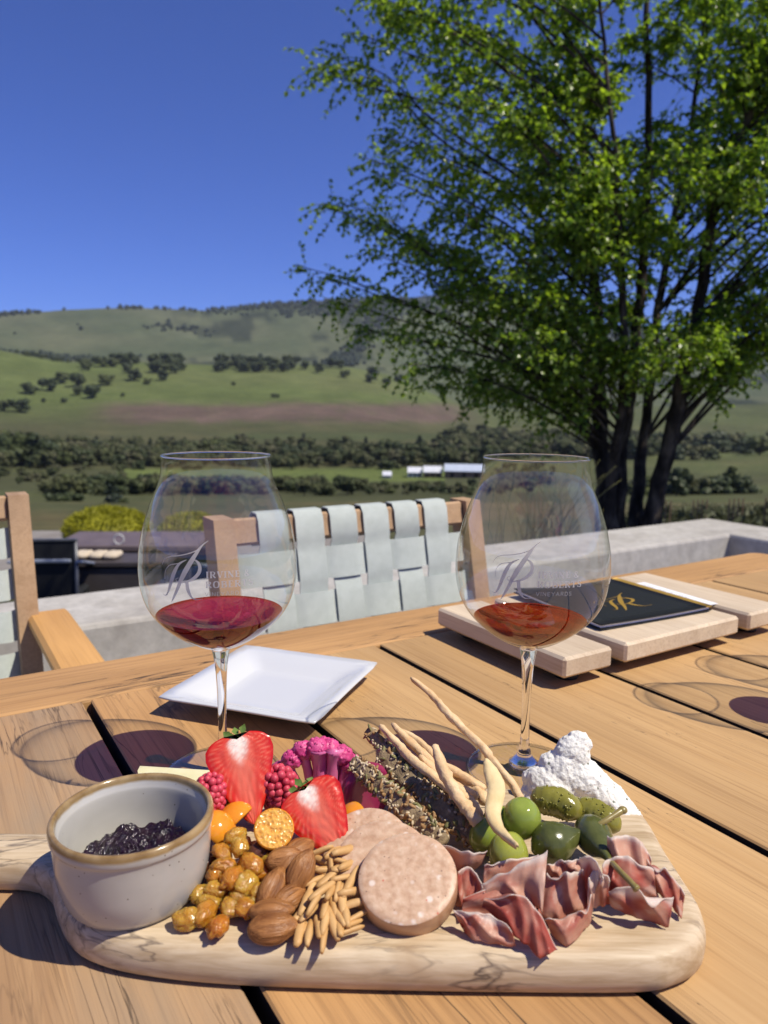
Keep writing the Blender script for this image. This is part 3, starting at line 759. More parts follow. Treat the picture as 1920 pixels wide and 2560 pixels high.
def far_crown(kind, seed, n=330):
    rnd = random.Random(seed); mb = MB()
    mb.tube([(0, 0, -.08), (0, 0, .3), (rnd.uniform(-.03, .03), 0, .55)], [.035, .028, .015], 6, m=1)
    blobs = []
    if kind == 'round':
        for k in range(13): a = rnd.uniform(0, 6.28); q = rnd.uniform(.08, .36); blobs.append((q * math.cos(a), q * math.sin(a), rnd.uniform(.28, .78), rnd.uniform(.15, .25)))
    elif kind == 'tall':
        for k in range(11): a = rnd.uniform(0, 6.28); q = rnd.uniform(.02, .18); blobs.append((q * math.cos(a), q * math.sin(a), .2 + .065 * k + rnd.uniform(-.04, .04), rnd.uniform(.12, .2) * (1.1 - .04 * k)))
    elif kind == 'bush':
        for k in range(11): a = rnd.uniform(0, 6.28); q = rnd.uniform(.1, .52); blobs.append((q * math.cos(a), q * math.sin(a), rnd.uniform(.12, .62), rnd.uniform(.18, .27)))
    else:
        for k in range(14): z_ = .12 + .06 * k; q = .26 * (1 - z_) + .01; a = rnd.uniform(0, 6.28); blobs.append((q * .5 * math.cos(a), q * .5 * math.sin(a), z_, q * .75 + .03))
    for i in range(n):
        bx, by, bz, br = rnd.choice(blobs); d = Vector((rnd.gauss(0, 1), rnd.gauss(0, 1), rnd.gauss(.15, 1))).normalized()
        p = Vector((bx, by, bz)) + d * br * rnd.uniform(.75, 1.08)
        nr = (d + Vector((rnd.gauss(0, .5), rnd.gauss(0, .5), rnd.gauss(.2, .5)))).normalized()
        a = nr.orthogonal().normalized(); a = Quaternion(nr, rnd.uniform(0, 6.28)) @ a; b_ = nr.cross(a); s_ = rnd.uniform(.045, .085)
        mb.add([p - a * s_, p + b_ * s_ * .8, p + a * s_, p - b_ * s_ * .8], [(0, 1, 2, 3)], 0)
    for bx, by, bz, br in blobs: mb.ell((bx, by, bz), (br * .8,) * 3, nu=7, nv=5)
    return mb
FT = {}
for kind, mt, cnt in (('round', 'far_leaf', 4), ('tall', 'far_leaf', 2), ('bush', 'far_leaf2', 3), ('bush', 'far_leaf', 2), ('conifer', 'far_conifer', 2)):
    FT[(kind, mt)] = [far_crown(kind, 11 * k + len(kind) + len(mt)).mesh('tree', [M[mt], M['bark']], smooth=False) for k in range(cnt)]
rnd = random.Random(5)
def far_tree(x, y, hpx, kind, mt, label, group, r=None, wide=1.0, name='tree'):
    if r is None:                                         # distance at which the ground shows at height y
        rs = np.exp(np.linspace(math.log(30), math.log(3600), 160)); best = None
        ys = [ycol(x, q) for q in rs]
        r = 300.0
        for q, yy in zip(rs, ys):
            if yy <= y: r = q; break
    d = ray(x, y); hd = math.hypot(d.x, d.y); px_, py_ = d.x / hd * r, d.y / hd * r
    z_, _, _ = ground_z(px_, py_)
    h = hpx * S59 / FPX * r
    o = link(name, rnd.choice(FT[(kind, mt)]), None, (px_, py_, z_ - .02 * h))
    w_ = h * rnd.uniform(.9, 1.2) * wide
    o.scale = (w_, w_, h); o.rotation_euler = (0, 0, rnd.uniform(0, 6.28))
    return tag(o, label, 'tree', group)
LH = 'dark round oak standing alone on the open green hillside'; GH = 'oaks scattered on the green hillside'
for (x, y, h) in [(65, 856, 22), (107, 846, 24), (137, 832, 20), (170, 836, 26), (170, 858, 17), (198, 860, 26), (232, 834, 20), (290, 826, 22), (350, 826, 20), (10, 894, 22), (42, 896, 24), (320, 832, 12), (95, 866, 8), (140, 874, 9), (265, 862, 8), (590, 862, 9), (600, 866, 8), (505, 838, 8)]:
    far_tree(x, y, h * 1.15, 'round', 'far_leaf', LH, GH, wide=1.25)
LC = 'dark oak in the grove along the crest of the green hill'; GC = 'oaks along the hill crest'
for i in range(78):
    x = rnd.choice([rnd.uniform(155, 400), rnd.uniform(155, 400), rnd.uniform(465, 640), rnd.uniform(465, 640), rnd.uniform(620, 860)])
    y = {0: 790, 1: 792, 2: 800}[0 if x < 400 else (1 if x < 640 else 2)] + rnd.uniform(-5, 16) + max(0, (x - 760) * .28)
    far_tree(x, y, rnd.uniform(15, 25), 'round', 'far_leaf', LC, GC, wide=1.25)
for i in range(22): far_tree(rnd.uniform(-10, 155), 0, 8, 'round', 'far_leaf', 'small dark tree in the thin line crossing the left end of the crest', 'trees in line at the left crest', r=rnd.uniform(1430, 1460))
# left of the valley: tall trees
for (x, y, h, k) in [(8, 1000, 70, 'round'), (38, 1004, 78, 'round'), (68, 1006, 76, 'tall'), (92, 1000, 62, 'round'), (122, 1008, 44, 'tall'), (140, 1010, 34, 'round'), (-14, 1002, 60, 'round')]:
    far_tree(x, y + 14, h, k, 'far_leaf', 'tall dark tree in the clump at the left end of the valley', 'tall trees at the left of the valley', r=420)
LV = 'leafy tree or bush in the belt across the valley floor'; GV = 'trees in the valley belt'
for i in range(64):
    x = rnd.uniform(-20, 700); y = rnd.uniform(990, 1044) - max(0, x - 330) * .02
    far_tree(x, y, rnd.uniform(22, 38), *rnd.choice([('bush', 'far_leaf2'), ('bush', 'far_leaf2'), ('bush', 'far_leaf'), ('round', 'far_leaf')]), LV, GV, r=rnd.uniform(425, 560))
for i in range(30):
    x = rnd.uniform(620, 1060); y = rnd.uniform(985, 1012)
    far_tree(x, y, rnd.uniform(28, 46), *rnd.choice([('round', 'far_leaf'), ('tall', 'far_leaf'), ('bush', 'far_leaf')]), 'dark leafy tree in the row above the white sheds', 'trees above the white sheds', r=rnd.uniform(440, 520))
for (x, y, h) in [(210, 975, 28), (245, 985, 26), (325, 970, 24), (400, 962, 26), (656, 972, 36), (525, 972, 20), (790, 975, 30), (905, 978, 36)]:
    far_tree(x, y + 6, h, 'conifer', 'far_conifer', 'lone dark conifer rising at the foot of the hill', 'conifers at the foot of the hill', r=600)
for i in range(58):
    x = rnd.uniform(60, 1120); far_tree(x, 0, rnd.uniform(18, 36) * (.62 if 790 < x < 1080 else 1.0), *rnd.choice([('round', 'far_leaf'), ('bush', 'far_leaf'), ('bush', 'far_leaf')]), 'dark green tree in the hedge row just beyond the near field', 'trees beyond the near field', r=rnd.uniform(170, 255), wide=1.2)
far_tree(196, 0, 44, 'conifer', 'far_conifer', 'grey-green spruce standing in the dry field beyond the shrub', None, r=120, wide=1.7)
far_tree(216, 0, 20, 'bush', 'far_leaf', 'small dark bush beside the spruce in the dry field', None, r=120, wide=1.3)
for x in (82, 60, 105): far_tree(x, 0, 26, 'bush', 'far_leaf', 'dull green bush at the edge of the dry field on the left', 'bushes at the field edge', r=130, wide=1.4)
for i in range(26):
    x = rnd.uniform(1400, 1720); y = rnd.uniform(925, 1000)
    far_tree(x, y, rnd.uniform(26, 44), *rnd.choice([('bush', 'far_leaf2'), ('round', 'far_leaf'), ('bush', 'far_leaf')]), 'leafy tree in the wooded strip to the right of the birch', 'trees right of the birch', r=rnd.uniform(500, 900), wide=1.2)
for (x, h) in [(1432, 40), (1470, 52), (1505, 40), (1535, 66), (1550, 60), (1580, 46), (1610, 48), (1640, 50), (1665, 56), (1690, 50)]:
    far_tree(x, 0, h, 'bush' if h < 55 else 'tall', 'far_leaf2' if h < 47 else 'far_leaf', 'bushy tree at the far edge of the vineyard', 'trees at the vineyard edge', r=rnd.uniform(150, 190), wide=1.1)
# wood on the right of the hill: too dense to count
mb_v, mb_f, mb_m = [], [], []
off = 0
srcs = FT[('bush', 'far_leaf')] + FT[('round', 'far_leaf')]
SV = [(np.array([v_.co[:] for v_ in s_.vertices]), [tuple(p_.vertices) for p_ in s_.polygons], [p_.material_index for p_ in s_.polygons]) for s_ in srcs]
for i in range(1010):
    if i < 230: x = rnd.uniform(940, 1420); r = rnd.uniform(520, 1050)
    elif i < 560: x = rnd.uniform(-60, 1060); r = rnd.uniform(425, 620) if x < 650 or rnd.random() < .5 else rnd.uniform(425, 520)
    elif i < 760: x = rnd.uniform(80, 1150); r = rnd.uniform(165, 250)
    elif i < 860: x = rnd.choice([rnd.uniform(-60, 280), rnd.uniform(1075, 1200)]); r = rnd.uniform(250, 425)
    else: x = rnd.uniform(-60, 1000); r = rnd.uniform(400, 660)
    d = ray(x, 950); hd = math.hypot(d.x, d.y)
    px_, py_ = d.x / hd * r, d.y / hd * r; z_, _, yy = ground_z(px_, py_)
    if x < 1000 and r > 760: continue
    h = rnd.uniform(9, 17) * (1 if i < 230 else (.62 if i < 560 or i >= 860 else (.15 if 780 < x < 1090 else .27))); w_ = h * rnd.uniform(1.0, 1.4); a = rnd.uniform(0, 6.28)
    V, F, MI = rnd.choice(SV); c_, s_ = math.cos(a), math.sin(a)
    Q = np.stack([(V[:, 0] * c_ - V[:, 1] * s_) * w_ + px_, (V[:, 0] * s_ + V[:, 1] * c_) * w_ + py_, V[:, 2] * h + z_], -1)
    mb_v.append(Q); mb_f += [tuple(i_ + off for i_ in f) for f in F]; mb_m += MI; off += len(V)
me = D.meshes.new('woodland'); me.from_pydata(np.concatenate(mb_v).tolist(), [], mb_f); me.materials.append(M['mix_leaf']); me.materials.append(M['bark'])
me.polygons.foreach_set('material_index', mb_m); me.update()
tag(link('woodland', me), 'dense mixed green woodland filling the valley floor below the hills', 'woodland', kind='stuff')

# scrub and forest on the far ridge: too small to count
fv, ff = [], []; off = 0; base_ = MB().ell((0, 0, .45), (.6, .6, .55), nu=6, nv=4); BV = np.array(base_.v); BF = base_.f; cnt_ = 0
for i in range(9000):
    x = rnd.uniform(-40, 1000); r = rnd.uniform(1950, 3320); d = ray(x, 720); hd = math.hypot(d.x, d.y); px_, py_ = d.x / hd * r, d.y / hd * r; y = ycol(x, r)
    n_ = fbm((px_ / 330, py_ / 330, 4), 1, 2, 3)
    w1 = .95 * smooth01(330, 620, x) * (1 - smooth01(655, 712 - .02 * x, y)) + .9 * max(0, 1 - abs((x - 770) - (745 - y) * .9) / 60) * smooth01(640, 700, x) + .5 * smooth01(3230, 3300, r)
    if rnd.random() > (w1 + 1.2 * n_ - .12) * 1.3: continue
    z_ = ground_z(px_, py_)[0]; h = rnd.uniform(7, 15); fv.append(BV * np.array([h, h, h * rnd.uniform(.8, 1.3)]) + np.array([px_, py_, z_ - 1])); ff += [tuple(q + off for q in f) for f in BF]; off += len(BV)
me = D.meshes.new('ridge_forest'); me.from_pydata(np.concatenate(fv).tolist(), [], ff); me.materials.append(M['far_conifer']); me.update()
tag(link('ridge_forest', me), 'patches of dark forest and scrub on the upper slope of the far ridge', 'forest', kind='stuff')

# ------------------------------------------------------------------ sheds in the valley
M['shed_roof'] = noisy('shed_roof', (.58, .60, .64), (.70, .71, .74), .4, .45, .5, rnd=0)
M['shed_roof_blue'] = noisy('shed_roof_blue', (.42, .48, .58), (.52, .57, .66), .4, .4, .5, rnd=0)
M['shed_wall'] = noisy('shed_wall', (.20, .13, .08), (.28, .19, .12), .6, .8, .2, rnd=0)
M['shed_white'] = flat('shed_white', (.55, .55, .54), .7, .2)
def shed(x0, x1, y, h, roof, wall, label, r):
    def gp(x): d = ray(x, y); hd = math.hypot(d.x, d.y); return Vector((d.x / hd * r, d.y / hd * r, CAMH + r * d.z / hd))
    A, B_ = gp(x0), gp(x1); L = (B_ - A).length; cm_ = (A + B_) / 2; cm_.z = ground_z(cm_.x, cm_.y)[0] - .3; t = empty('farm_shed', cm_, (0, 0, math.atan2(B_.y - A.y, B_.x - A.x)))
    tag(t, label, 'shed', 'sheds in the valley'); dp = 9.0
    MB().box((0, dp / 2, h * .45), (L * .97, dp * .94, h * .9)).build('wall', wall, t, smooth=False)
    rf = MB(); ov = .6
    vs_ = [(-L / 2, -ov, h * .85), (L / 2, -ov, h * .85), (L / 2, dp / 2, h * 1.55), (-L / 2, dp / 2, h * 1.55), (-L / 2, dp + ov, h * .85), (L / 2, dp + ov, h * .85)]
    vs_ += [(a, b_, c_ - .25) for a, b_, c_ in vs_]
    rf.add(vs_, [(0, 1, 2, 3), (3, 2, 5, 4), (7, 6, 9, 8), (8, 9, 10, 11), (0, 6, 7, 1), (4, 5, 11, 10), (0, 3, 9, 6), (3, 4, 10, 9), (1, 7, 8, 2), (2, 8, 11, 5)])
    rf.build('roof', roof, t, smooth=False)
    for k in range(3): MB().box((-L * .3 + k * L * .3, -.02 + dp * .03, h * .35), (L * .09, .12, h * .5)).build('door', M['under'], t, smooth=False)
shed(880, 912, 1027, 3.0, M['shed_roof'], M['shed_white'], 'small white-roofed shed, leftmost of the joined valley sheds', 338)
shed(914, 955, 1029, 3.4, M['shed_roof'], M['shed_wall'], 'white-roofed farm shed between the two other joined sheds', 334)
shed(959, 1046, 1030, 4.0, M['shed_roof_blue'], M['shed_wall'], 'long blue-grey-roofed farm shed left of the right wine glass rim', 330)
shed(826, 846, 1034, 2.0, M['shed_roof'], M['shed_white'], 'tiny white hut standing apart left of the farm sheds', 332)

# ------------------------------------------------------------------ vineyard on the right
mv = MB(); rnd2 = random.Random(9)
for k in range(24):
    r = 17 * 1.07 ** k
    for x in np.linspace(1380, 1760, 40):
        d = ray(x, 1100); hd = math.hypot(d.x, d.y); px_, py_ = d.x / hd * r, d.y / hd * r; z_, _, _ = ground_z(px_, py_)
        s_ = r * .0042
        if int(x) % 2 == 0: mv.box((px_, py_, z_ + .5), (.022, .022, 1.15), m=1)
        for q in range(3):
            p = Vector((px_ + rnd2.uniform(-.5, .5), py_ + rnd2.uniform(-.2, .2), z_ + rnd2.uniform(.1, .9)))
            mv.add([p + Vector((rnd2.uniform(-1, 1), rnd2.uniform(-.5, .5), rnd2.uniform(-1, 1))) * .16 for _ in range(4)], [(0, 1, 2, 3)], 0)
tag(mv.build('vineyard_rows', [M['far_leaf2'], M['shed_wall']], smooth=False), 'brownish vineyard rows with thin stakes beyond the seat wall on the right', 'vineyard', kind='stuff')
# ------------------------------------------------------------------ birch behind the wall
M['birch_bark'] = noisy('birch_bark', (.012, .010, .008), (.15, .12, .09), 14, .85, .15, .8, 40, stretch=(1, 1, .45), bdist=.01, mid=(.045, .036, .03), rnd=0)
def birch_leaf(name, lo, hi):
    t = NT(name); g = t.n('NewGeometry'); c = t.ramp(g.outputs['Random Per Island'], [(0, lo), (.55, tuple((a + b_) / 2 for a, b_ in zip(lo, hi))), (1, hi)])
    t.fin(c, .32, .5); tl = t.n('BsdfTranslucent', Color=t.mix(c, (1.5, 1.6, .5), 1.0, 'MULTIPLY'))
    mx = t.n('MixShader', i0=.46, i1=t.b.outputs[0], i2=tl.outputs[0]); t.t.links.new(mx.outputs[0], t.out.inputs[0]); return t.m
M['birch_leaf'] = birch_leaf('birch_leaf', (.085, .165, .028), (.36, .48, .070))
rb_ = random.Random(21)
TY = 4.7
trunks_px = [[(1312, 1190, 0), (1308, 1080, 0), (1303, 980, 0), (1296, 850, 0), (1290, 740, .05), (1283, 600, .1), (1270, 420, .15), (1245, 200, .2), (1215, -60, .3), (1190, -400, .4)],
             [(1338, 1190, .05), (1340, 1080, .05), (1350, 940, .05), (1366, 820, .05), (1380, 640, 0), (1395, 450, -.05), (1402, 200, -.1), (1400, -80, -.1), (1410, -450, -.1)],
             [(1372, 1190, .1), (1380, 1060, .15), (1392, 950, .2), (1402, 830, .25), (1428, 640, .35), (1462, 450, .4), (1500, 200, .45), (1540, -120, .5)],
             [(1404, 1190, -.05), (1420, 1060, -.1), (1445, 950, -.15), (1472, 830, -.2), (1498, 700, -.25), (1522, 540, -.3), (1562, 380, -.35), (1622, 230, -.4), (1700, 60, -.45), (1800, -200, -.5)],
             [(1326, 1190, -.1), (1322, 1060, -.15), (1330, 960, -.25), (1345, 860, -.35), (1352, 700, -.5), (1335, 480, -.6), (1320, 250, -.65), (1290, -50, -.7)]]
tr_w = []
birch = empty('birch_tree', at(1355, 1190, TY)); tag(birch, 'multi-stemmed birch with airy bright green leaves behind the seat wall', 'tree')
binv = birch.location.copy()
for tp, r0 in zip(trunks_px, (.058, .05, .046, .056, .04)):
    pts = catmull([at(x, y, TY + dy) for x, y, dy in tp], 6); k = len(pts)
    tr_w.append(pts)
    loc_ = [p + Vector((fbm(p, 2.5, 1) * .05, fbm(p, 2.5, 7) * .04, 0)) - binv for p in pts]
    MB().tube(loc_, [r0 * (1 - .82 * i / (k - 1)) * (1.25 if i < 4 else 1) for i in range(k)], 12, wob=.28, seed=r0 * 100).build('trunk', M['birch_bark'], birch)
LB = [(-600, 700), (-200, 720), (0, 812), (60, 752), (140, 684), (190, 790), (280, 838), (350, 800), (450, 706), (520, 800), (580, 655), (640, 725), (700, 795), (780, 880), (850, 980)]
def left_bound(y): return float(np.interp(y, [a for a, _ in LB], [b_ for _, b_ in LB]))
def low_bound(x): return float(np.interp(x, [880, 960, 1000, 1100, 1200, 1300, 1400, 1500, 1600, 1750, 2050], [790, 835, 850, 835, 800, 755, 730, 720, 700, 700, 700]))
limbs = []
fixed = [(690, 148), (720, 120), (775, 70), (830, 20), (715, 452), (740, 440), (660, 578), (700, 600), (735, 655), (800, 715), (880, 785), (950, 835), (850, 300), (800, 345), (845, 210), (1040, 835), (1659, 740), (1600, 780), (1720, 700), (880, 520), (840, 640)]
for (x, y) in fixed: limbs.append((x, y, TY + rb_.uniform(-.5, .5)))
while len(limbs) < 262:
    y = rb_.uniform(-520, 850); x = rb_.uniform(640, 2060)
    if x < left_bound(y) + 12 or y > low_bound(x): continue
    dens = .55 + .45 * smooth01(left_bound(y), left_bound(y) + 330, x)
    if y < -60 and rb_.random() < .5: continue
    if rb_.random() > dens: continue
    limbs.append((x, y, TY + rb_.uniform(-.85, .95) * (.45 + .55 * smooth01(700, 1150, x))))
for i in range(28):
    limbs.append((rb_.uniform(1120, 1600), rb_.uniform(330, 790), TY - rb_.uniform(.35, .85)))
br = MB(); leaves_v = []; leaves_f = []
def leaf(p, d, s_):
    d = d.normalized(); up_ = Vector((rb_.gauss(0, .6), rb_.gauss(0, .6), 1)); a = d.cross(up_)
    if a.length < 1e-3: return
    a.normalize(); n_ = a.cross(d); o = len(leaves_v)
    w_ = s_ * .40
    leaves_v.extend([p, p + d * s_ * .38 + a * w_ + n_ * s_ * .05, p + d * s_, p + d * s_ * .38 - a * w_ + n_ * s_ * .05, p + d * s_ * .45 - n_ * s_ * .05])
    leaves_f.extend([(o, o + 1, o + 4), (o + 1, o + 2, o + 4), (o + 2, o + 3, o + 4), (o + 3, o, o + 4)])
for (x, y, Y) in limbs:
    E_ = at(x, y, Y)
    best = None
    for pts in tr_w:
        for p in pts[4:]:
            lat = math.hypot(E_.x - p.x, E_.y - p.y); dz = E_.z - p.z
            if p.z < at(1300, 985, TY).z: continue
            cost = abs(dz - lat * .68) + .55 * lat
            if best is None or cost < best[0]: best = (cost, p)
    P0 = best[1]; L = (E_ - P0).length
    if L > 2.7: continue
    mid = P0.lerp(E_, .5) + Vector((rb_.uniform(-.14, .14) * L, rb_.uniform(-.14, .14) * L, .09 * L))
    q3 = P0.lerp(E_, .8) + Vector((0, 0, .05 * L))
    pts = catmull([P0, P0.lerp(mid, .5) + Vector((0, 0, .02 * L)), mid, q3, E_], 7); k = len(pts)
    r0 = .003 + .0040 * L
    br.tube([p - binv for p in pts], [r0 * (1 - i / (k - 1)) + .0016 for i in range(k)], 5)
    for i in range(int(k * .22), k):
        base = pts[i]; tdir = (pts[min(i + 1, k - 1)] - pts[i - 1]).normalized()
        nt_ = (1 if rb_.random() < .5 else 2) if i < k * .6 else (2 if rb_.random() < .65 else 3)
        for q in range(nt_):
            dv = (tdir * rb_.uniform(.3, 1.0) + Vector((rb_.gauss(0, .7), rb_.gauss(0, .7), rb_.gauss(.0, .5)))).normalized()
            tl_ = rb_.uniform(.07, .26) * (.6 + .4 * min(1, L)); steps = max(3, int(tl_ / .033)); p = base.copy(); tw = [p.copy()]
            for s_ in range(steps):
                dv = (dv + Vector((rb_.gauss(0, .12), rb_.gauss(0, .12), -.14 + rb_.gauss(0, .08)))).normalized(); p = p + dv * (tl_ / steps); tw.append(p.copy())
                for z_ in range(2):
                    ld = dv * .5 + Vector((rb_.gauss(0, .6), rb_.gauss(0, .6), rb_.gauss(-.45, .5)))
                    leaf(p - binv, ld, rb_.uniform(.024, .040))
            br.tube([w_ - binv for w_ in tw], [.0016] * len(tw), 3, cap=False)
br.build('branches', M['birch_bark'], birch)['kind'] = 'stuff'
me = D.meshes.new('foliage'); me.from_pydata([tuple(v_) for v_ in leaves_v], [], leaves_f); me.materials.append(M['birch_leaf']); me.update()
o = link('foliage', me, birch); o['kind'] = 'stuff'

# ------------------------------------------------------------------ lower terrace with lounge furniture and shrubs
M['terrace'] = noisy('terrace_paving', (.20, .18, .16), (.27, .25, .23), 3, .9, .2, rnd=0)
o = MB().box((0, 0, 0), (9, 6.5, .1)).build('lower_terrace', M['terrace'], smooth=False, loc=(-4.2, 7.4, -.93)); o.rotation_euler = (0, 0, .12); tag(o, kind='structure')
M['sling'] = noisy('black_sling', (.010, .011, .014), (.018, .019, .023), 120, .7, .3, rnd=0)
M['alu'] = flat('anodised_frame', (.10, .105, .12), .4, .5, .3)
M['alu_pale'] = flat('pale_armrest', (.22, .25, .33), .35, .5)  # blue-grey base colour paints in the sky reflected by the armrests
M['firetop'] = noisy('firetable_top', (.115, .085, .085), (.155, .12, .12), 6, .55, .4, rnd=0)
M['fireside'] = noisy('firetable_side', (.055, .046, .048), (.075, .064, .066), 6, .6, .4, rnd=0)
M['beige'] = noisy('beige_cloth', (.48, .40, .30), (.60, .52, .41), 30, .9, .1, .3, 200, rnd=3)
def c2(x, y): return (x / 4.254 / S59, (1200 + y / 4.254) / S59)
TZ = -.88
def lounge(cx, Y, ztop, w_, label, flip=1):
    t = empty('lounge_chair', (cx, Y, TZ), (0, 0, .10)); tag(t, label, 'chair', 'black lounge chairs on the lower terrace')
    h = ztop - TZ
    MB().box((0, 0, h - .27), (w_, .025, .54), bev=.006).build('back_panel', M['sling'], t, smooth=False)
    MB().box((-.02, -.03, h - .165), (w_ * .94, .03, .035), bev=.01).build('back_rail', M['alu_pale'], t, smooth=False)
    MB().box((0, 0, h + .012), (w_ + .03, .04, .024), bev=.006).build('top_rail', M['alu'], t, smooth=False)
    for sx in (-1, 1):
        MB().tube([(sx * w_ / 2, 0, h), (sx * w_ / 2, -.03, h - .5), (sx * w_ / 2, -.02, 0)], .016, 8).build('back_leg', M['alu'], t)
        MB().tube([(sx * w_ / 2, .5, h * .5), (sx * w_ / 2, .52, 0)], .016, 8).build('front_leg', M['alu'], t)
        MB().box((sx * (w_ / 2 + .03), .24, h - .24), (.065, .56, .025), R=Matrix.Rotation(-.25, 3, 'X'), bev=.006).build('armrest', M['alu_pale'], t, smooth=False)
    MB().box((0, .26, h - .50), (w_, .54, .09), bev=.02).build('seat_cushion', M['sling'], t, smooth=False)
    MB().box((-w_ * .33, -.02, h - .33), (.022, .012, .5)).build('strap_band', M['alu'], t, smooth=False)
    return t
a = at(*c2(505, 655), 6.2); lounge(a.x - .02, 6.2, a.z, .50, 'black sling lounge chair with a pale rail beside the fire table')
a = at(415, 1182, 7.6); c_ = lounge(a.x, 7.6, a.z, .52, 'black lounge chair seen through the left wine glass'); c_.rotation_euler = (0, 0, -.5)
a0 = at(*c2(775, 700), 7.3); a1 = at(330, 1160, 7.6)
ft = empty('fire_table', ((a0.x + a1.x) / 2 + .12, 7.75, TZ), (0, 0, .06)); tag(ft, 'long dark mauve fire table on the lower terrace below the yellow shrub', 'fire table')
zt_ = a0.z - TZ; LW = (a1.x - a0.x) + .75
MB().box((0, 0, zt_ - .03), (LW, .85, .06), bev=.008).build('top', M['firetop'], ft, smooth=False)
MB().box((0, 0, zt_ * .46), (LW * .86, .62, zt_ * .88), bev=.008).build('base', M['fireside'], ft, smooth=False)
# low bench in front with pale cushions
a0 = at(*c2(800, 800), 6.7); a1 = at(292, 1190, 6.7)
bn = empty('low_bench', ((a0.x + a1.x) / 2 + .1, 6.75, TZ), (0, 0, .05)); tag(bn, 'low brown bench before the fire table carrying pale cushions', 'bench')
zb_ = a0.z - TZ - .03; LW = (a1.x - a0.x) + .45
MB().box((0, 0, zb_ - .02), (LW, .42, .045), bev=.006).build('seat', M['fireside'], bn, smooth=False)
MB().box((0, -.02, zb_ * .5 - .03), (LW * .95, .34, zb_ * .86), bev=.006).build('side_panel', M['fireside'], bn, smooth=False)
for (x, y, w_, lab) in [(178, 1195, .17, 'pale beige cushion at the left end of the low bench'), (214, 1197, .14, 'flat beige cloth in the middle of the low bench'), (243, 1190, .15, 'plump beige cushion nearest the left wine glass')]:
    p = at(x, y, 6.72)
    tag(MB().ell((0, 0, 0), (w_ / 2, .12, .035), nu=18, nv=10, fn=lambda q: Vector((math.copysign(abs(q.x) ** .6, q.x), math.copysign(abs(q.y) ** .6, q.y), q.z * (1 + .3 * nz(q, 2)))) ).build('cushion', M['beige'], loc=(p.x, p.y, TZ + zb_ + .034)), lab, 'cushion')
p = at(216, 1181, 6.9); ring = MB()
ring.tube([(.05 * math.cos(a), 0, .05 + .05 * math.sin(a)) for a in np.linspace(0, 2 * math.pi, 20)], .008, 6); 
tag(ring.build('metal_ring', M['shed_white'], loc=(p.x, p.y + .5, TZ + zt_ + .002)), 'small pale ring standing on the fire table', 'ring')

M['shrub'] = leaf_mat('golden_shrub', (.22, .22, .016), (.46, .44, .04), .3, 9.0)
def shrub(x, y, Y, w_, h, label, seed):
    t = empty('golden_shrub', at(x, y, Y)); tag(t, label, 'shrub', 'golden dome shrubs'); rs = random.Random(seed)
    mb = MB()
    mb.ell((0, 0, h * .32), (w_ * .44, w_ * .44, h * .58), nu=20, nv=12)
    for i in range(5200):
        d = Vector((rs.gauss(0, 1), rs.gauss(0, 1), rs.gauss(.2, 1))).normalized()
        k = 1 + .10 * nz(d, 3, seed) + rs.uniform(-.05, .07)
        p = Vector((d.x * w_ / 2 * k, d.y * w_ / 2 * k, h * .32 + d.z * h * .66 * k))
        if p.z < -.1: continue
        g_ = (d + Vector((rs.gauss(0, .5), rs.gauss(0, .5), rs.gauss(.4, .5)))).normalized(); a_ = g_.orthogonal().normalized(); a_ = Quaternion(g_, rs.uniform(0, 6.3)) @ a_
        s_ = rs.uniform(.022, .042); mb.add([p - a_ * s_ * .35, p + g_ * s_ * 1.3, p + a_ * s_ * .35], [(0, 1, 2)])
    mb.build('foliage', M['shrub'], t, smooth=False)['kind'] = 'stuff'
    MB().tube([(0, 0, -.5), (0, 0, .1)], [.04, .03], 8).build('stem', M['bark'], t)
shrub(232, 1166, 9.2, .98, .40, 'round golden-yellow shrub behind the fire table, left of the left glass', 3)
shrub(416, 1168, 9.4, .80, .34, 'golden-yellow shrub seen through the left wine glass', 4)

# ornamental grass behind the wall, seen through the right glass
M['grass_blade'] = leaf_mat('grass_blade', (.22, .24, .07), (.48, .46, .20), .3, 3.0)
og = empty('ornamental_grass', at(1165, 1200, 3.75)); tag(og, 'tuft of long arching grass behind the wall, seen through the right glass', 'grass'); rg = random.Random(4)
for i in range(60):
    a = rg.uniform(0, 6.28); L = rg.uniform(.35, .72); ln = rg.uniform(.1, .5); ox, oy = rg.gauss(0, .09), rg.gauss(0, .06)
    pts = [Vector((ox + math.cos(a) * ln * L * (s_ ** 1.7), oy + math.sin(a) * ln * L * s_ ** 1.7, -.12 + L * (s_ - .35 * ln * s_ ** 2.2))) for s_ in np.linspace(0, 1, 9)]
    MB().tube(pts, [.0095 * (1 - .8 * q / 8) for q in range(9)], 4, flat=.25).build('blade', M['grass_blade'], og)
# ------------------------------------------------------------------ serving board
def vcol(name, rough=.4, spec=.5, sss=0.0, ssr=(1, .3, .2), sscale=.003, bump=0.0, bscale=900, trans=0.0, coat=None):
    t = NT(name); a = t.n('Attribute'); a.attribute_name = 'Col'
    if bump: t.bump(t.noise(t.coord('Object'), bscale, 4).outputs[0], bump, .0006)
    t.fin(a.outputs['Color'], rough, spec, sss=sss, ssr=ssr, sscale=sscale, coat=coat)
    if trans:
        tl = t.n('BsdfTranslucent', Color=a.outputs['Color']); mx = t.n('MixShader', i0=trans, i1=t.b.outputs[0], i2=tl.outputs[0]); t.t.links.new(mx.outputs[0], t.out.inputs[0])
    return t.m
def paint(me, cols):
    ca = me.color_attributes.new('Col', 'FLOAT_COLOR', 'POINT')
    ca.data.foreach_set('color', np.array([(*c, 1) for c in cols], dtype=np.float32).ravel())
t = NT('olive_wood')
v = t.coord('Object', (5, 26, 26)); n1 = t.noise(v, 1.0, 5, .6, 1.4)
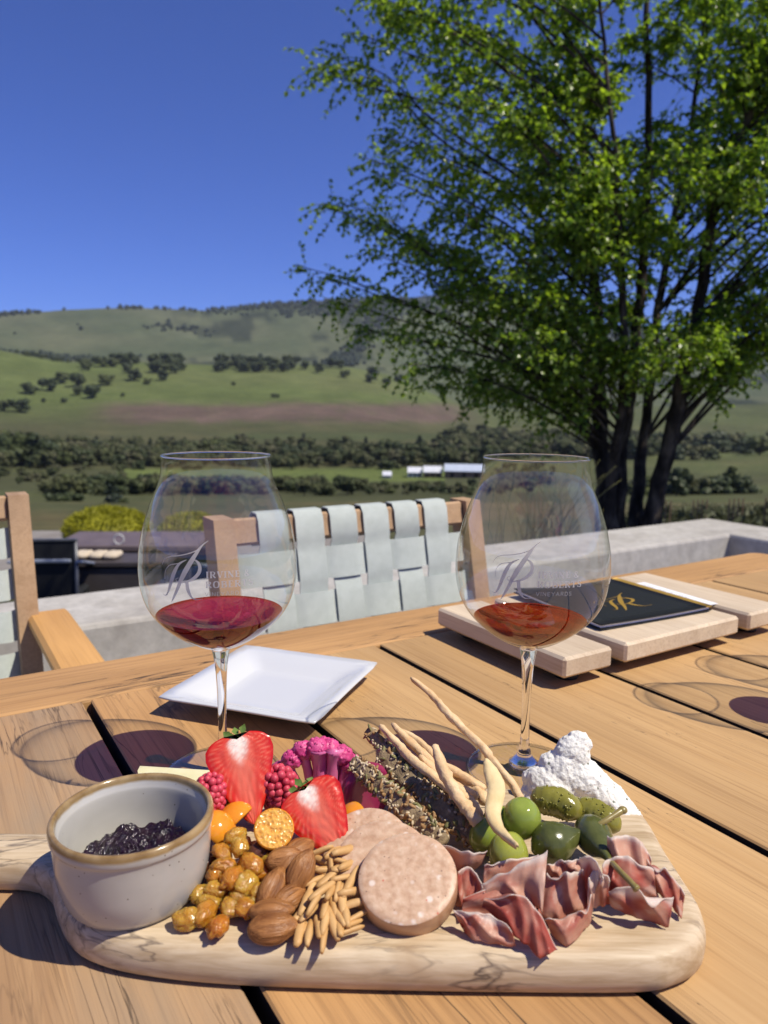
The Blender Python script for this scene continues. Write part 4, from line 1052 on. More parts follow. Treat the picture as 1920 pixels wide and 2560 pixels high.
c = t.ramp(n1.outputs[0], [(.3, (.50, .385, .245)), (.5, (.60, .485, .335)), (.7, (.46, .345, .215))])
nf = t.noise(t.coord('Object', (22, 260, 260)), 1.0, 4, .6, .4); c = t.mix(c, t.ramp(nf.outputs[0], [(.35, (.80, .74, .66)), (.6, (1.05, 1.04, 1.03))]), 1.0, 'MULTIPLY')
ns = t.noise(t.coord('Object', (9, 30, 30)), 1.0, 4, .5, 2.6); vein = t.ramp(ns.outputs[0], [(.47, 0.0), (.50, 1.0), (.525, 0.0)])
nm = t.noise(t.coord('Object', (7, 9, 9)), 1.0, 2); msk = t.ramp(nm.outputs[0], [(.5, 0.0), (.64, .9)])
c = t.mix(c, (.07, .05, .045), t.mix((0, 0, 0), vein, msk))
nb = t.noise(t.coord('Object', (10, 16, 16)), 1.0, 4, .6, .8); c = t.mix(c, (.36, .23, .12), t.ramp(nb.outputs[0], [(.55, 0.0), (.72, .6)]))
t.bump(nf.outputs[0], .15, .0006); M['board'] = t.fin(c, .5, .35)
ol = [(-.157, .3365), (-.142, .3245), (-.115, .3160), (-.07, .3105), (0, .3082), (.06, .3078), (.12, .3085), (.140, .3130), (.154, .3215), (.163, .335), (.167, .352), (.167, .375), (.1668, .40), (.1675, .432), (.162, .456), (.146, .4655), (.083, .467), (0, .4675), (-.08, .466), (-.13, .462), (-.15, .451), (-.161, .432), (-.172, .417), (-.19, .4105), (-.23, .4095), (-.30, .4105), (-.316, .393), (-.30, .3765), (-.23, .3765), (-.196, .3760), (-.179, .3665), (-.169, .352)]
oc = catmull([(x, y, 0) for x, y in ol], 4, True); n = len(oc)
def inset_ring(d):
    out = []
    for i in range(n):
        tg = (oc[(i + 1) % n] - oc[i - 1]).normalized(); out.append(oc[i] + Vector((-tg.y, tg.x, 0)) * d)
    return out
rings = [(.006, 0.0006), (.0025, .0012), (.0006, .0035), (0, .008), (.0003, .0125), (.0016, .0165), (.0042, .0190), (.0085, .0199), (.0135, .0200)]
vs = []
for d, z in rings: vs += [(p.x, p.y, z) for p in inset_ring(d)]
fs = []
for k in range(len(rings) - 1):
    for i in range(n): fs.append((k * n + i, k * n + (i + 1) % n, (k + 1) * n + (i + 1) % n, (k + 1) * n + i))
fs.append(tuple(range(n - 1, -1, -1))); fs.append(tuple((len(rings) - 1) * n + i for i in range(n)))
o = MB().add(vs, fs).build('serving_board', M['board'], loc=(0, 0, ZT)); tag(o, 'pale olive-wood serving board with rounded corners and a handle at left', 'serving board')
BZ = .020

# ------------------------------------------------------------------ ramekin and jam
t = NT('stoneware'); tc = t.n('TexCoord'); sx = t.n('SeparateXYZ', Vector=tc.outputs['Object'])
nn = t.noise(t.coord('Object'), 90, 4)
hz = t.n('Math', _operation='MULTIPLY_ADD', i0=nn.outputs[0], i1=.0025); t.t.links.new(sx.outputs['Z'], hz.inputs[2])
rimf = t.ramp(t.n('MapRange', i0=hz.outputs[0], i1=.0405, i2=.0436).outputs[0], [(.15, 0.0), (.6, 1.0)])
glz = t.ramp(t.noise(t.coord('Object', (1, 1, 2)), 22, 3).outputs[0], [(.3, (.43, .41, .37)), (.7, (.52, .50, .455))])
spk = t.ramp(t.n('TexVoronoi', Vector=t.coord('Object'), Scale=190.0).outputs['Distance'], [(.055, 1.0), (.085, 0.0)])
glz = t.mix(glz, (.10, .08, .06), spk)
c = t.mix(glz, t.ramp(nn.outputs[0], [(.35, (.22, .135, .05)), (.65, (.36, .25, .12))]), rimf)
M['ramekin'] = t.fin(c, .16, .5)
RKC = (-.1278, .3552); rk = [(0, 0), (.0288, 0), (.0322, .0008), (.0346, .004), (.0374, .013), (.0387, .024), (.0392, .0335), (.0396, .0362), (.0404, .0376), (.0407, .0402), (.0405, .0424), (.0397, .0436), (.0384, .0437), (.0374, .0428), (.0369, .0405), (.0360, .0380), (.0354, .0362), (.0348, .030), (.0338, .020), (.0318, .011), (.027, .0068), (.015, .006), (0, .006)]
o = MB().lathe([(p.x, p.y) for p in catmull([(a, b_, 0) for a, b_ in rk], 3)], 80).build('ramekin', M['ramekin'], loc=(*RKC, ZT + BZ + .0004)); tag(o, 'grey speckled stoneware ramekin with brown rim on the serving board', 'ramekin')
M['jam'] = noisy('jam', (.005, .0015, .006), (.018, .003, .013), 160, .12, .6, .5, 500, rnd=0, bdist=.002)
mb = MB(); N = 72; vs = []
for i in range(N + 1):
    for j in range(N * 2):
        r = .0335 * i / N; a = 2 * math.pi * j / (N * 2); p = Vector((r * math.cos(a), r * math.sin(a), 0))
        h = .0175 + .0090 * fbm(p, 60, 3, 3) + .0036 * abs(nz(p, 210, 1)) + .0024 * abs(nz(p, 480, 2)) + .0010 * nz(p, 900, 6) + .0015 * smooth01(-.01, .03, p.y) - .013 * smooth01(.0285, .0335, r)
        vs.append((p.x, p.y, max(h, .0072)))
fs = [(i * N * 2 + j, (i + 1) * N * 2 + j, (i + 1) * N * 2 + (j + 1) % (N * 2), i * N * 2 + (j + 1) % (N * 2)) for i in range(N) for j in range(N * 2)]
o = mb.add(vs, fs).build('berry_jam', M['jam'], loc=(*RKC, ZT + BZ)); tag(o, 'lumpy dark purple berry jam inside the ramekin', 'jam')

def camdir(p): return (Vector((0, 0, CAMH)) - Vector(p)).normalized()
def place(o, p, R): o.matrix_world = Matrix.Translation(p) @ R.to_4x4(); return o
def rnd_rot(r): return Quaternion((r.gauss(0, 1), r.gauss(0, 1), r.gauss(0, 1), r.gauss(0, 1))).normalized().to_matrix()
def onb(x, y, h): return on(x, y, BZ + h)
def q2(X, Y): return ((440 + X / 3.19) / S59, (1780 + Y / 3.19) / S59)          # crops used while measuring
def q3_(X, Y): return ((840 + X / 3.073) / S59, (1680 + Y / 3.073) / S59)
def q5(X, Y): return ((1120 + X / 3.19) / S59, (1960 + Y / 3.19) / S59)

# ------------------------------------------------------------------ strawberries
M['berry_flesh'] = vcol('berry_flesh', .22, .5, sss=.08, ssr=(1, .25, .15), sscale=.002, bump=.25, bscale=500)
t = NT('berry_skin'); vo = t.n('TexVoronoi', Vector=t.coord('Object'), Scale=330.0)
c = t.mix((.50, .012, .010), (.62, .36, .08), t.ramp(vo.outputs['Distance'], [(.10, 1.0), (.16, 0.0)])); t.bump(vo.outputs['Distance'], .5, .001)
M['berry_skin'] = t.fin(c, .18, .5, sss=.1, sscale=.002)
M['calyx'] = noisy('calyx', (.07, .14, .02), (.20, .28, .06), 200, .5, .4, rnd=3)
PF = [(0, .02), (.04, .17), (.1, .28), (.2, .43), (.35, .62), (.5, .79), (.65, .93), (.78, 1.0), (.88, .96), (.95, .80), (.985, .6), (1.0, .42)]
def strawberry(p, L, W_, R, label, seed, calyx=True):
    t = empty('strawberry_half'); tag(t, label, 'strawberry', 'halved strawberries'); place(t, p, R)
    nt_, nx = 44, 34; tp = [a for a, _ in PF]; wp = [b_ for _, b_ in PF]
    vs = []; cols = []
    for i in range(nt_ + 1):
        s_ = i / nt_; s_ = s_ ** .9; w_ = float(np.interp(s_, tp, wp)) * W_ / 2
        for j in range(nx + 1):
            u_ = -1 + 2 * j / nx
            x_ = u_ * w_ * (1 + .03 * nz((s_ * 4, u_ * 2, 0), 1, seed))
            z_ = (s_ - .55) * L - (.06 * L * (1 - abs(u_)) * smooth01(.85, 1, s_))
            e_ = abs(u_)
            vs.append((x_, -.0012 * (1 - e_ ** 4) + .0005 * nz((u_ * 6, s_ * 9, 0), 1, seed), z_))
            core = max(0, 1 - ((u_ * (1.3 + 1.6 * (1 - s_))) ** 2 * 2.4 + ((s_ - .97) / .36) ** 2))
            ang_ = math.atan2(x_, z_ - .26 * L); st_ = .5 + .5 * math.sin(ang_ * 34 + 3 * nz((u_ * 3, s_ * 3, 1), 1, seed))
            ringf = smooth01(.45, .62, e_) * (1 - smooth01(.86, .97, e_))
            c_ = (.62, .030, .016); c_ = mixc(c_, (.74, .20, .12), (.55 + .35 * s_) * smooth01(.75, .05, e_ + .08 * math.sin(ang_ * 26)))
            c_ = mixc(c_, (.78, .24, .14), .5 * ringf * st_ ** 3)
            c_ = mixc(c_, (.66, .06, .035), smooth01(.35, .5, e_) * (1 - smooth01(.5, .6, e_)) * .7 * st_)
            slit = smooth01(.16, .04, e_) * smooth01(.10, .25, s_) * (1 - smooth01(.55, .72, s_)); c_ = mixc(c_, (.74, .13, .08), .7 * slit * (.5 + .8 * nz((u_ * 20, s_ * 16, 0), 1, seed)))
            c_ = mixc(c_, (.88, .80, .70), smooth01(.0, 1.05, core + .12 * nz((u_ * 6, s_ * 8, 2), 1, seed) + .22 * core * math.sin(ang_ * 40)))
            c_ = mixc(c_, (.52, .012, .008), smooth01(.84, .95, e_)); c_ = mixc(c_, (.60, .02, .014), smooth01(.08, .0, s_) * .5)
            cols.append(c_)
    fs = [(i * (nx + 1) + j, i * (nx + 1) + j + 1, (i + 1) * (nx + 1) + j + 1, (i + 1) * (nx + 1) + j) for i in range(nt_) for j in range(nx)]
    me = D.meshes.new('cut_face'); me.from_pydata(vs, [], fs); paint(me, cols); me.materials.append(M['berry_flesh']); me.polygons.foreach_set('use_smooth', [True] * len(fs)); link('cut_face', me, t)
    na_ = 18; vs2 = []
    for i in range(nt_ + 1):
        s_ = (i / nt_) ** .9; w_ = float(np.interp(s_, tp, wp)) * W_ / 2
        for j in range(na_ + 1):
            a = math.pi * j / na_; x_ = -math.cos(a) * w_ * (1 + .03 * nz((s_ * 4, -math.cos(a) * 2, 0), 1, seed)); z_ = (s_ - .55) * L - (.06 * L * (1 - abs(math.cos(a))) * smooth01(.85, 1, s_))
            vs2.append((x_, math.sin(a) * w_ * .95, z_))
    fs2 = [((i + 1) * (na_ + 1) + j, (i + 1) * (na_ + 1) + j + 1, i * (na_ + 1) + j + 1, i * (na_ + 1) + j) for i in range(nt_) for j in range(na_)]
    fs2 += [tuple(nt_ * (na_ + 1) + j for j in range(na_ + 1))]
    MB().add(vs2, fs2).build('skin', M['berry_skin'], t)
    rs = random.Random(seed)
    if calyx:
        for k in range(7):
            a = rs.uniform(-1.3, 1.3); b_ = Vector((math.sin(a) * .3, rs.uniform(-.05, .6), .35 + .2 * rs.random())).normalized(); ll = rs.uniform(.006, .011)
            p0 = Vector((math.sin(a) * .004, .002, .445 * L - .03 * L)); sd = b_.cross(Vector((0, 1, .2))).normalized()
            MB().add([p0 - sd * .001, p0 + b_ * ll * .5 + sd * .0022, p0 + b_ * ll + Vector((0, 0, -.002)), p0 + b_ * ll * .5 - sd * .0022, p0 + b_ * ll * .5 + Vector((0, .0008, .0006))], [(0, 1, 4), (1, 2, 4), (2, 3, 4), (3, 0, 4)]).build('calyx_leaf', M['calyx'], t)
    return t
def face_R(p, down_px, up_px, Y, tilt=0.0):      # local -Y faces the camera, +Z from tip to top
    z = (at(*up_px, Y[1]) - at(*down_px, Y[0])).normalized(); cdr = camdir(p) + Vector((0, 0, tilt)); y = -(cdr - z * cdr.dot(z)).normalized(); x = y.cross(z)
    return Matrix((x, y, z)).transposed()
p = at(527, 1672, .408); strawberry(p, .0515, .0395, face_R(p, (549, 1760), (512, 1577), (.398, .420)), 'large halved strawberry standing upright behind the ramekin', 1)
p = at(694, 1768, .380); strawberry(p, .0450, .0365, face_R(p, (738, 1848), (655, 1702), (.372, .390)), 'smaller halved strawberry leaning left of the sausage slices', 2)

# ------------------------------------------------------------------ raspberries, cauliflower, pickles, apple
M['rasp'] = noisy('raspberry', (.46, .030, .060), (.64, .085, .13), 90, .45, .4, rnd=4, sss=.25, ssr=(1, .2, .2), sscale=.003)
def raspberry(p, R, label, seed, s_=1.0):
    rs = random.Random(seed); mb = MB(); mb.ell((0, 0, 0), (.0075, .0075, .0105), nu=12, nv=8)
    for k in range(8):
        f = k / 7; z_ = -.0095 + .0205 * f; rr2 = .0092 * math.sqrt(max(.02, 1 - ((f - .40) / .66) ** 2)); cnt = max(3, int(2 * math.pi * rr2 / .0040))
        for j in range(cnt):
            a = 2 * math.pi * (j + .5 * (k % 2)) / cnt + rs.uniform(-.1, .1); mb.ell((rr2 * math.cos(a), rr2 * math.sin(a), z_), (.0023 * rs.uniform(.9, 1.12),) * 3, nu=8, nv=6)
    o = mb.build('raspberry', M['rasp']); o.matrix_world = Matrix.Translation(p) @ R.to_4x4() @ Matrix.Scale(s_, 4); return tag(o, label, 'raspberry', 'raspberries')
raspberry(at(452, 1718, .402), Matrix.Rotation(.25, 3, 'Y'), 'red raspberry squeezed between ramekin and large strawberry', 1, .98)
raspberry(at(604, 1703, .415), Matrix.Rotation(-.15, 3, 'Y') @ Matrix.Rotation(.3, 3, 'X'), 'red raspberry between the two strawberry halves', 2, 1.12)
M['cauli'] = noisy('pickled_cauliflower', (.50, .022, .15), (.68, .11, .29), 150, .4, .45, .4, 700, rnd=2, sss=.2, ssr=(1, .3, .5))
M['cauli_stem'] = noisy('cauliflower_stem', (.60, .09, .26), (.74, .24, .42), 60, .35, .45, rnd=2, sss=.2, ssr=(1, .3, .5))
ca_p = at(690, 1692, .448); cf = empty('cauliflower_floret', ca_p); tag(cf, 'magenta pickled cauliflower floret behind the strawberries', 'cauliflower'); rs = random.Random(8)
heads = [(610, 1655, .003), (632, 1630, .0), (655, 1612, .002), (685, 1606, .0), (712, 1608, .003), (738, 1622, 0), (757, 1640, .002), (700, 1604, .010), (660, 1616, .012), (735, 1620, .012)]
for k, (x, y, dy) in enumerate(heads):
    q = at(x, y + 9, .448 + dy) - ca_p; hb = MB()
    hb.ell(q, (.0074, .0072, .0062), nu=34, nv=22, fn=lambda u_, k=k: u_ * (.86 + .26 * abs(nz(u_, 2.6, k)) + .16 * abs(nz(u_, 6.5, k + 5)) + .06 * nz(u_, 14, k)))
    for i in range(14):
        d = Vector((rs.gauss(0, 1), rs.gauss(0, 1), rs.gauss(.5, 1))).normalized(); hb.ell(q + Vector((d.x * .0064, d.y * .0064, d.z * .0055)), (rs.uniform(.0008, .0015),) * 3, nu=6, nv=5)
    hb.build('curd', M['cauli'], cf)
for (x0, y0, x1, y1, r0, dy) in [(693, 1690, 690, 1625, .0052, 0), (715, 1690, 722, 1628, .0042, -.002), (740, 1686, 748, 1645, .0036, .002), (672, 1690, 655, 1625, .0034, .002), (640, 1688, 622, 1650, .003, .001), (700, 1690, 706, 1622, .0034, .006)]:
    a, b_ = at(x0, y0, .446 + dy) - ca_p, at(x1, y1, .447 + dy) - ca_p
    MB().tube([a + Vector((0, 0, -.016)), a, a.lerp(b_, .5), b_, b_ + Vector((0, 0, .003))], [r0, r0, r0 * .88, r0 * 1.1, r0 * 1.5], 10, wob=.1, seed=x0).build('stalk', M['cauli_stem'], cf)
M['beet'] = noisy('pickled_beet', (.20, .012, .055), (.34, .035, .11), 40, .25, .5, .1, 300, rnd=1, sss=.15, ssr=(1, .2, .3))
def wedge(q): return q if q.y > -.35 else Vector((q.x, -.35, q.z))
p = at(790, 1712, .432); o = MB().ell((0, 0, 0), (.0165, .013, .0195), nu=24, nv=16, fn=lambda q: wedge(q) * (1 + .05 * nz(q, 1.5))).build('pickled_beet', M['beet']); place(o, p, Matrix.Rotation(.5, 3, 'Z') @ Matrix.Rotation(.2, 3, 'Y')); tag(o, 'dark magenta pickled beet wedge beside the seed crackers', 'beet')
p = at(745, 1668, .455); o = MB().ell((0, 0, 0), (.009, .008, .010), nu=20, nv=12, fn=lambda q: q * (1 + .12 * nz(q, 1.6, 4))).build('pickled_radish', M['cauli_stem']); place(o, p, Matrix.Rotation(.3, 3, 'Z')); tag(o, 'pink pickled radish piece behind the beet wedge', 'radish')
M['apple_flesh'] = noisy('apple_flesh', (.66, .62, .36), (.76, .72, .48), 60, .4, .4, rnd=0, sss=.15, ssr=(1, .9, .4)); M['apple_skin'] = noisy('apple_skin', (.50, .46, .07), (.56, .20, .09), 30, .25, .5, rnd=0, pos=(.45, .75))
def apple(p, R, L, label):
    t = empty('apple_slice'); place(t, p, R); tag(t, label, 'apple slice', 'apple slices'); n_ = 20; F = MB(); K = MB(); vf = []; vk = []
    for i in range(n_ + 1):
        s_ = -1 + 2 * i / n_; q = math.sqrt(max(1e-4, 1 - s_ * s_)); x_ = s_ * L / 2
        vf.append([(x_, -.004, 0)] + [(x_, -.004 + (.004 + .012 * q) * math.cos(a), .011 * q * math.sin(a) * 1.0) for a in (0.0, .35, .7, 1.05)])
    for i in range(n_):
        a, b_ = vf[i], vf[i + 1]
        F.add([a[0], b_[0], b_[1], a[1]], [(0, 1, 2, 3)]); F.add([a[0], b_[0], b_[4], a[4]], [(3, 2, 1, 0)])
        for k in range(1, 4): K.add([a[k], b_[k], b_[k + 1], a[k + 1]], [(0, 1, 2, 3)])
    F.build('flesh', M['apple_flesh'], t, smooth=False); K.build('peel', M['apple_skin'], t)
p = on(386, 1670, .0315); apple(p, Matrix.Rotation(-.10, 3, 'Z') @ Matrix.Rotation(math.pi + .35, 3, 'X'), .056, 'pale green apple slice lying behind the ramekin')
p = on(322, 1684, .0300); apple(p, Matrix.Rotation(.4, 3, 'Z') @ Matrix.Rotation(math.pi + .4, 3, 'X'), .03, 'small apple slice tip peeking over the ramekin rim')

# ------------------------------------------------------------------ golden berries
M['gold_skin'] = noisy('golden_berry_skin', (.66, .22, .015), (.74, .30, .025), 60, .14, .5, rnd=3, sss=.3, ssr=(1, .5, .1), sscale=.004)
t = NT('golden_berry_flesh'); vo = t.n('TexVoronoi', Vector=t.coord('Object', (1, 1, 1), 2), Scale=420.0); t.bump(vo.outputs['Distance'], .9, .0012)
M['gold_flesh'] = t.fin(t.ramp(vo.outputs['Distance'], [(.1, (.66, .26, .03)), (.6, (.74, .40, .08))]), .12, .6, sss=.3, ssr=(1, .5, .1), sscale=.004)
def goldberry(p, nrm, r, label, seed, zs=1.0):
    t = empty('golden_berry'); place(t, p, frame(Vector((1, .2, .1)), nrm)); tag(t, label, 'golden berry', 'halved golden berries')
    prof = [(0, -r * .92 * zs)] + [(r * math.cos(a), r * .92 * zs * math.sin(a)) for a in np.linspace(-1.45, 0, 12)] + [(r * .975, .0006), (r * .93, .0008)]
    MB().lathe(prof, 30).build('skin', M['gold_skin'], t)
    mb = MB(); vs = []
    for i in range(9):
        for j in range(30):
            rr2 = r * .935 * i / 8; a = 2 * math.pi * j / 30; vs.append((rr2 * math.cos(a), rr2 * math.sin(a), .0007 + .0006 * nz((rr2 * 300, a, seed), 1)))
    mb.add(vs, [(i * 30 + j, (i + 1) * 30 + j, (i + 1) * 30 + (j + 1) % 30, i * 30 + (j + 1) % 30) for i in range(8) for j in range(30)]).build('cut_face', M['gold_flesh'], t)
p = at(592, 1790, .366); goldberry(p, camdir(p) + Vector((.1, 0, .35)), .0107, 'golden berry half with its juicy cut face towards the camera', 1)
p = at(511, 1774, .396); goldberry(p, Vector((.55, -.2, -.55)), .0115, 'golden berry half lying skin up below the large strawberry', 2)
p = at(468, 1795, .385); goldberry(p, Vector((-.6, -.1, -.6)), .0115, 'golden berry half pressed against the ramekin side', 3)
p = at(768, 1775, .395); goldberry(p, Vector((.7, .5, -.2)), .0110, 'golden berry half tucked between strawberry and sausage slices', 4)
p = at(497, 1710, .425); goldberry(p, Vector((.2, .8, -.3)), .0115, 'orange golden berry in the shade under the large strawberry', 5)

# ------------------------------------------------------------------ raisins
t = NT('golden_raisin'); oi = t.n('ObjectInfo'); n1 = t.noise(t.coord('Object', (1, 1, 1), 3), 190, 4)
c = t.mix(t.ramp(n1.outputs[0], [(.3, (.50, .26, .030)), (.7, (.70, .46, .10))]), t.ramp(oi.outputs['Random'], [(0, (.95, .55, .28)), (.4, (1, .84, .62)), (.8, (1.0, .96, .74)), (1, (.9, .62, .35))]), 1.0, 'MULTIPLY')
t.bump(t.noise(t.coord('Object', (1, 1, 1), 3), 260, 3, .5, .7).outputs[0], .75, .0026); t.b.inputs['Transmission Weight'].default_value = .28; M['raisin'] = t.fin(c, .10, .6, sss=.7, ssr=(1, .6, .15), sscale=.008)
M['raisin_dark'] = noisy('dark_raisin', (.05, .015, .008), (.12, .04, .015), 160, .25, .5, .5, 420, rnd=1, bdist=.0015)
rv = []
for k in range(6):
    s0 = k * 3.7
    rv.append(MB().ell((0, 0, 0), (.0078, .0062, .0048), nu=26, nv=16, fn=lambda q, s0=s0: q * (1.06 + .20 * nz(q, 1.4, s0) - .30 * abs(nz((q.x * 1.3, q.y * 2.4, q.z * 2.4), 1, s0 + 2)) - .10 * abs(nz((q.x * 2.4, q.y * 5, q.z * 5), 1, s0)))).mesh('raisin', M['raisin']))
rs = random.Random(14)
rais = [(370, 1120, .017, 'topmost of the pile beside the ramekin rim'), (475, 985, .021, 'under the golden berry skin'), (520, 1075, .019, 'below the golden berry'), (590, 1220, .015, 'large and round, right of the pile centre'), (450, 1330, .012, 'biggest, in the middle of the pile'), (320, 1290, .011, 'pale, hugging the ramekin'),
        (190, 1450, .0065, 'deep amber, by the ramekin foot'), (320, 1420, .008, 'between two amber ones'), (240, 1600, .0055, 'long amber, front left'), (90, 1650, .005, 'leftmost at the front'), (425, 1560, .0065, 'greenish, front centre'), (545, 1560, .0065, 'yellow-green, front right'), (330, 1715, .005, 'frontmost on bare board'),
        (705, 1260, .011, 'narrow, beside the almonds'), (655, 1440, .008, 'shaded, left of the dark almond'), (735, 1180, .014, 'slim, upright near the dark almond'), (815, 1215, .013, 'rightmost, touching the almonds'), (620, 1500, .0065, 'small, low right'), (500, 1460, .008, 'half buried at the centre'), (380, 1230, .014, 'upper left of the pile'), (560, 1370, .011, 'right of the biggest one'), (260, 1510, .0055, 'front, under the amber ones')]
for k, (X, Y, h, lab) in enumerate(rais):
    o = link('golden_raisin', rs.choice(rv)); p = onb(*q2(X, Y), h); place(o, p, Matrix.Rotation(rs.uniform(0, 3.1), 3, 'Z') @ Matrix.Rotation(rs.uniform(-.9, .9), 3, 'X')); s_ = rs.uniform(.76, .94) * (1.25 if 'big' in lab or 'large' in lab else 1)
    o.scale = (s_ * (1.25 if 'long' in lab or 'narrow' in lab or 'slim' in lab else 1), s_ * (.75 if 'narrow' in lab or 'slim' in lab else 1), s_); tag(o, 'golden raisin, ' + lab, 'raisin', 'golden raisins')
for (X, Y, h, lab) in [(670, 1100, .017, 'dark brown raisin at the top right of the golden raisins'), (255, 1200, .010, 'dark brown raisin in the gap beside the ramekin')]:
    o = link('dark_raisin', rv[2].copy()); o.data.materials[0] = M['raisin_dark']; place(o, onb(*q2(X, Y), h), Matrix.Rotation(.6, 3, 'Z')); o.scale = (1.15, 1, 1); tag(o, lab, 'raisin')

# ------------------------------------------------------------------ almonds, slivers
t = NT('almond_skin'); n1 = t.noise(t.coord('Object', (30, 260, 260), 3), 1.0, 4, .6, .3); c = t.ramp(n1.outputs[0], [(.3, (.15, .052, .014)), (.7, (.42, .185, .058))]); t.bump(n1.outputs[0], 1.0, .002); M['almond'] = t.fin(c, .45, .35)
def alm(q):
    k = 1 - .30 * max(0, q.x) ** 1.5
    return Vector((q.x, q.y * k, q.z * k))
am = MB().ell((0, 0, 0), (.0122, .0078, .0056), R=None, nu=30, nv=20, fn=alm).mesh('almond', M['almond'])
def almond(X, Y, h, rot, s_, lab): o = link('almond', am); place(o, onb(*q2(X, Y), h), rot); o.scale = (s_,) * 3; tag(o, lab, 'almond', 'whole almonds'); return o
Rz = lambda a: Matrix.Rotation(a, 3, 'Z'); Rx = lambda a: Matrix.Rotation(a, 3, 'X'); Ry = lambda a: Matrix.Rotation(a, 3, 'Y')
almond(775, 1720, .0070, Rz(.22) @ Rx(.5), 1.0, 'big whole almond lying at the very front of the board')
almond(765, 1585, .0095, Rz(.12) @ Rx(-.3), .92, 'whole almond tucked directly behind the front one')
almond(1000, 1270, .016, Rz(1.0) @ Ry(-.8) @ Rx(.9), .93, 'whole almond standing on end beside the pale slivers')
almond(775, 1410, .011, Rz(1.15) @ Ry(-.45) @ Rx(1.2), .98, 'dark whole almond leaning up from the raisins')
almond(915, 1480, .0085, Rz(.8) @ Rx(.6), .82, 'whole almond between the pair in front and the slivers')
almond(875, 1175, .017, Rz(.3) @ Rx(.9), .85, 'topmost whole almond under the cut golden berry')
almond(905, 1240, .014, Rz(.75) @ Ry(-.5) @ Rx(1.4), .85, 'thin-looking almond on edge in the middle of the almonds')
almond(985, 1100, .017, Rz(.9) @ Rx(.4), .85, 'shaded almond below the smaller strawberry')
M['sliver'] = noisy('almond_sliver', (.48, .26, .085), (.62, .39, .17), 60, .5, .3, .2, 500, rnd=9)
sv = []
for k in range(4):
    L = .0088 + .0009 * k; mb = MB(); pts = [Vector((x_ * L, .0005 * math.sin(x_ * 2.6 + k), 0)) for x_ in np.linspace(-.85, .85, 7)]
    mb.tube(pts, [.0012, .0020, .0022, .0023, .0022, .0020, .0011], 8, flat=.62 + .1 * k, wob=.15, seed=k); sv.append(mb.mesh('almond_sliver', M['sliver']))
slv = [(1150, 1180, .014, -.6), (1130, 1260, .012, -.3), (1210, 1320, .013, .95), (1170, 1420, .013, .9), (1070, 1430, .009, 1.2), (1100, 1530, .012, 1.15), (1060, 1600, .008, 1.1), (990, 1600, .006, 1.0), (1180, 1560, .009, 1.55), (1190, 1660, .007, 1.5), (1130, 1710, .006, 1.75), (1060, 1760, .005, 1.6), (985, 1750, .005, 1.4), (1180, 1800, .004, 1.5), (1250, 1680, .006, 1.95), (1290, 1620, .007, 2.05), (1250, 1560, .008, 1.9), (1240, 1430, .011, 1.35), (1290, 1420, .011, 1.45), (1330, 1320, .013, .6), (1340, 1240, .014, .5), (1290, 1180, .015, -.2), (1230, 1200, .016, 1.8), (1360, 1100, .018, .8), (1390, 1210, .014, .9), (1400, 1540, .008, .3), (1440, 1630, .005, .75), (1390, 1690, .004, .8), (1350, 1600, .007, 1.8), (1330, 1500, .009, 1.7), (1420, 1440, .010, .5), (1390, 1360, .012, 1.2), (1120, 1340, .010, .7), (1230, 1260, .012, .4), (1040, 1500, .008, 1.3), (1310, 1700, .005, 1.6), (1010, 1680, .005, 1.8), (1150, 1110, .017, .2), (1260, 1120, .017, 1.0), (1400, 1780 - 40, .004, .5)]
for k, (X, Y, h, a) in enumerate(slv):
    o = link('almond_sliver', rs.choice(sv)); place(o, onb(*q2(X, Y), h + .001), Rz(a) @ Ry(rs.uniform(-.25, .25)) @ Rx(rs.uniform(0, 3))); s_ = rs.uniform(.82, 1.08); o.scale = (s_,) * 3
    tag(o, 'pale toasted almond sliver in the heap between the almonds and the sausage slices', 'almond sliver', 'almond slivers')
# ------------------------------------------------------------------ sausage slices
t = NT('sausage_meat'); v = t.coord('Object', (1, 1, 1), 2); n1 = t.noise(v, 260, 5); n2 = t.noise(v, 95, 3)
c = t.ramp(n1.outputs[0], [(.30, (.47, .285, .175)), (.5, (.58, .385, .255)), (.72, (.67, .49, .345))])
vo = t.n('TexVoronoi', Vector=v, Scale=150.0); c = t.mix(c, (.74, .62, .52), t.mix((0, 0, 0), t.ramp(vo.outputs['Distance'], [(.16, 1.0), (.30, 0.0)]), t.ramp(n2.outputs[0], [(.48, 0.0), (.56, 1.0)])))
vo2 = t.n('TexVoronoi', Vector=t.coord('Object', (1, 1, 1), 5), Scale=120.0); c = t.mix(c, (.55, .10, .05), t.ramp(vo2.outputs['Distance'], [(.05, 1.0), (.10, 0.0)]))
vo3 = t.n('TexVoronoi', Vector=t.coord('Object', (1, 1, 1), 8), Scale=190.0); c = t.mix(c, (.22, .12, .08), t.ramp(vo3.outputs['Distance'], [(.05, .9), (.09, 0.0)]))
t.bump(n1.outputs[0], .3, .0008); M['sausage'] = t.fin(c, .45, .4, sss=.2, ssr=(1, .5, .35), sscale=.003)
M['casing'] = noisy('sausage_casing', (.46, .255, .13), (.58, .35, .20), 60, .35, .45, .2, 300, rnd=3)
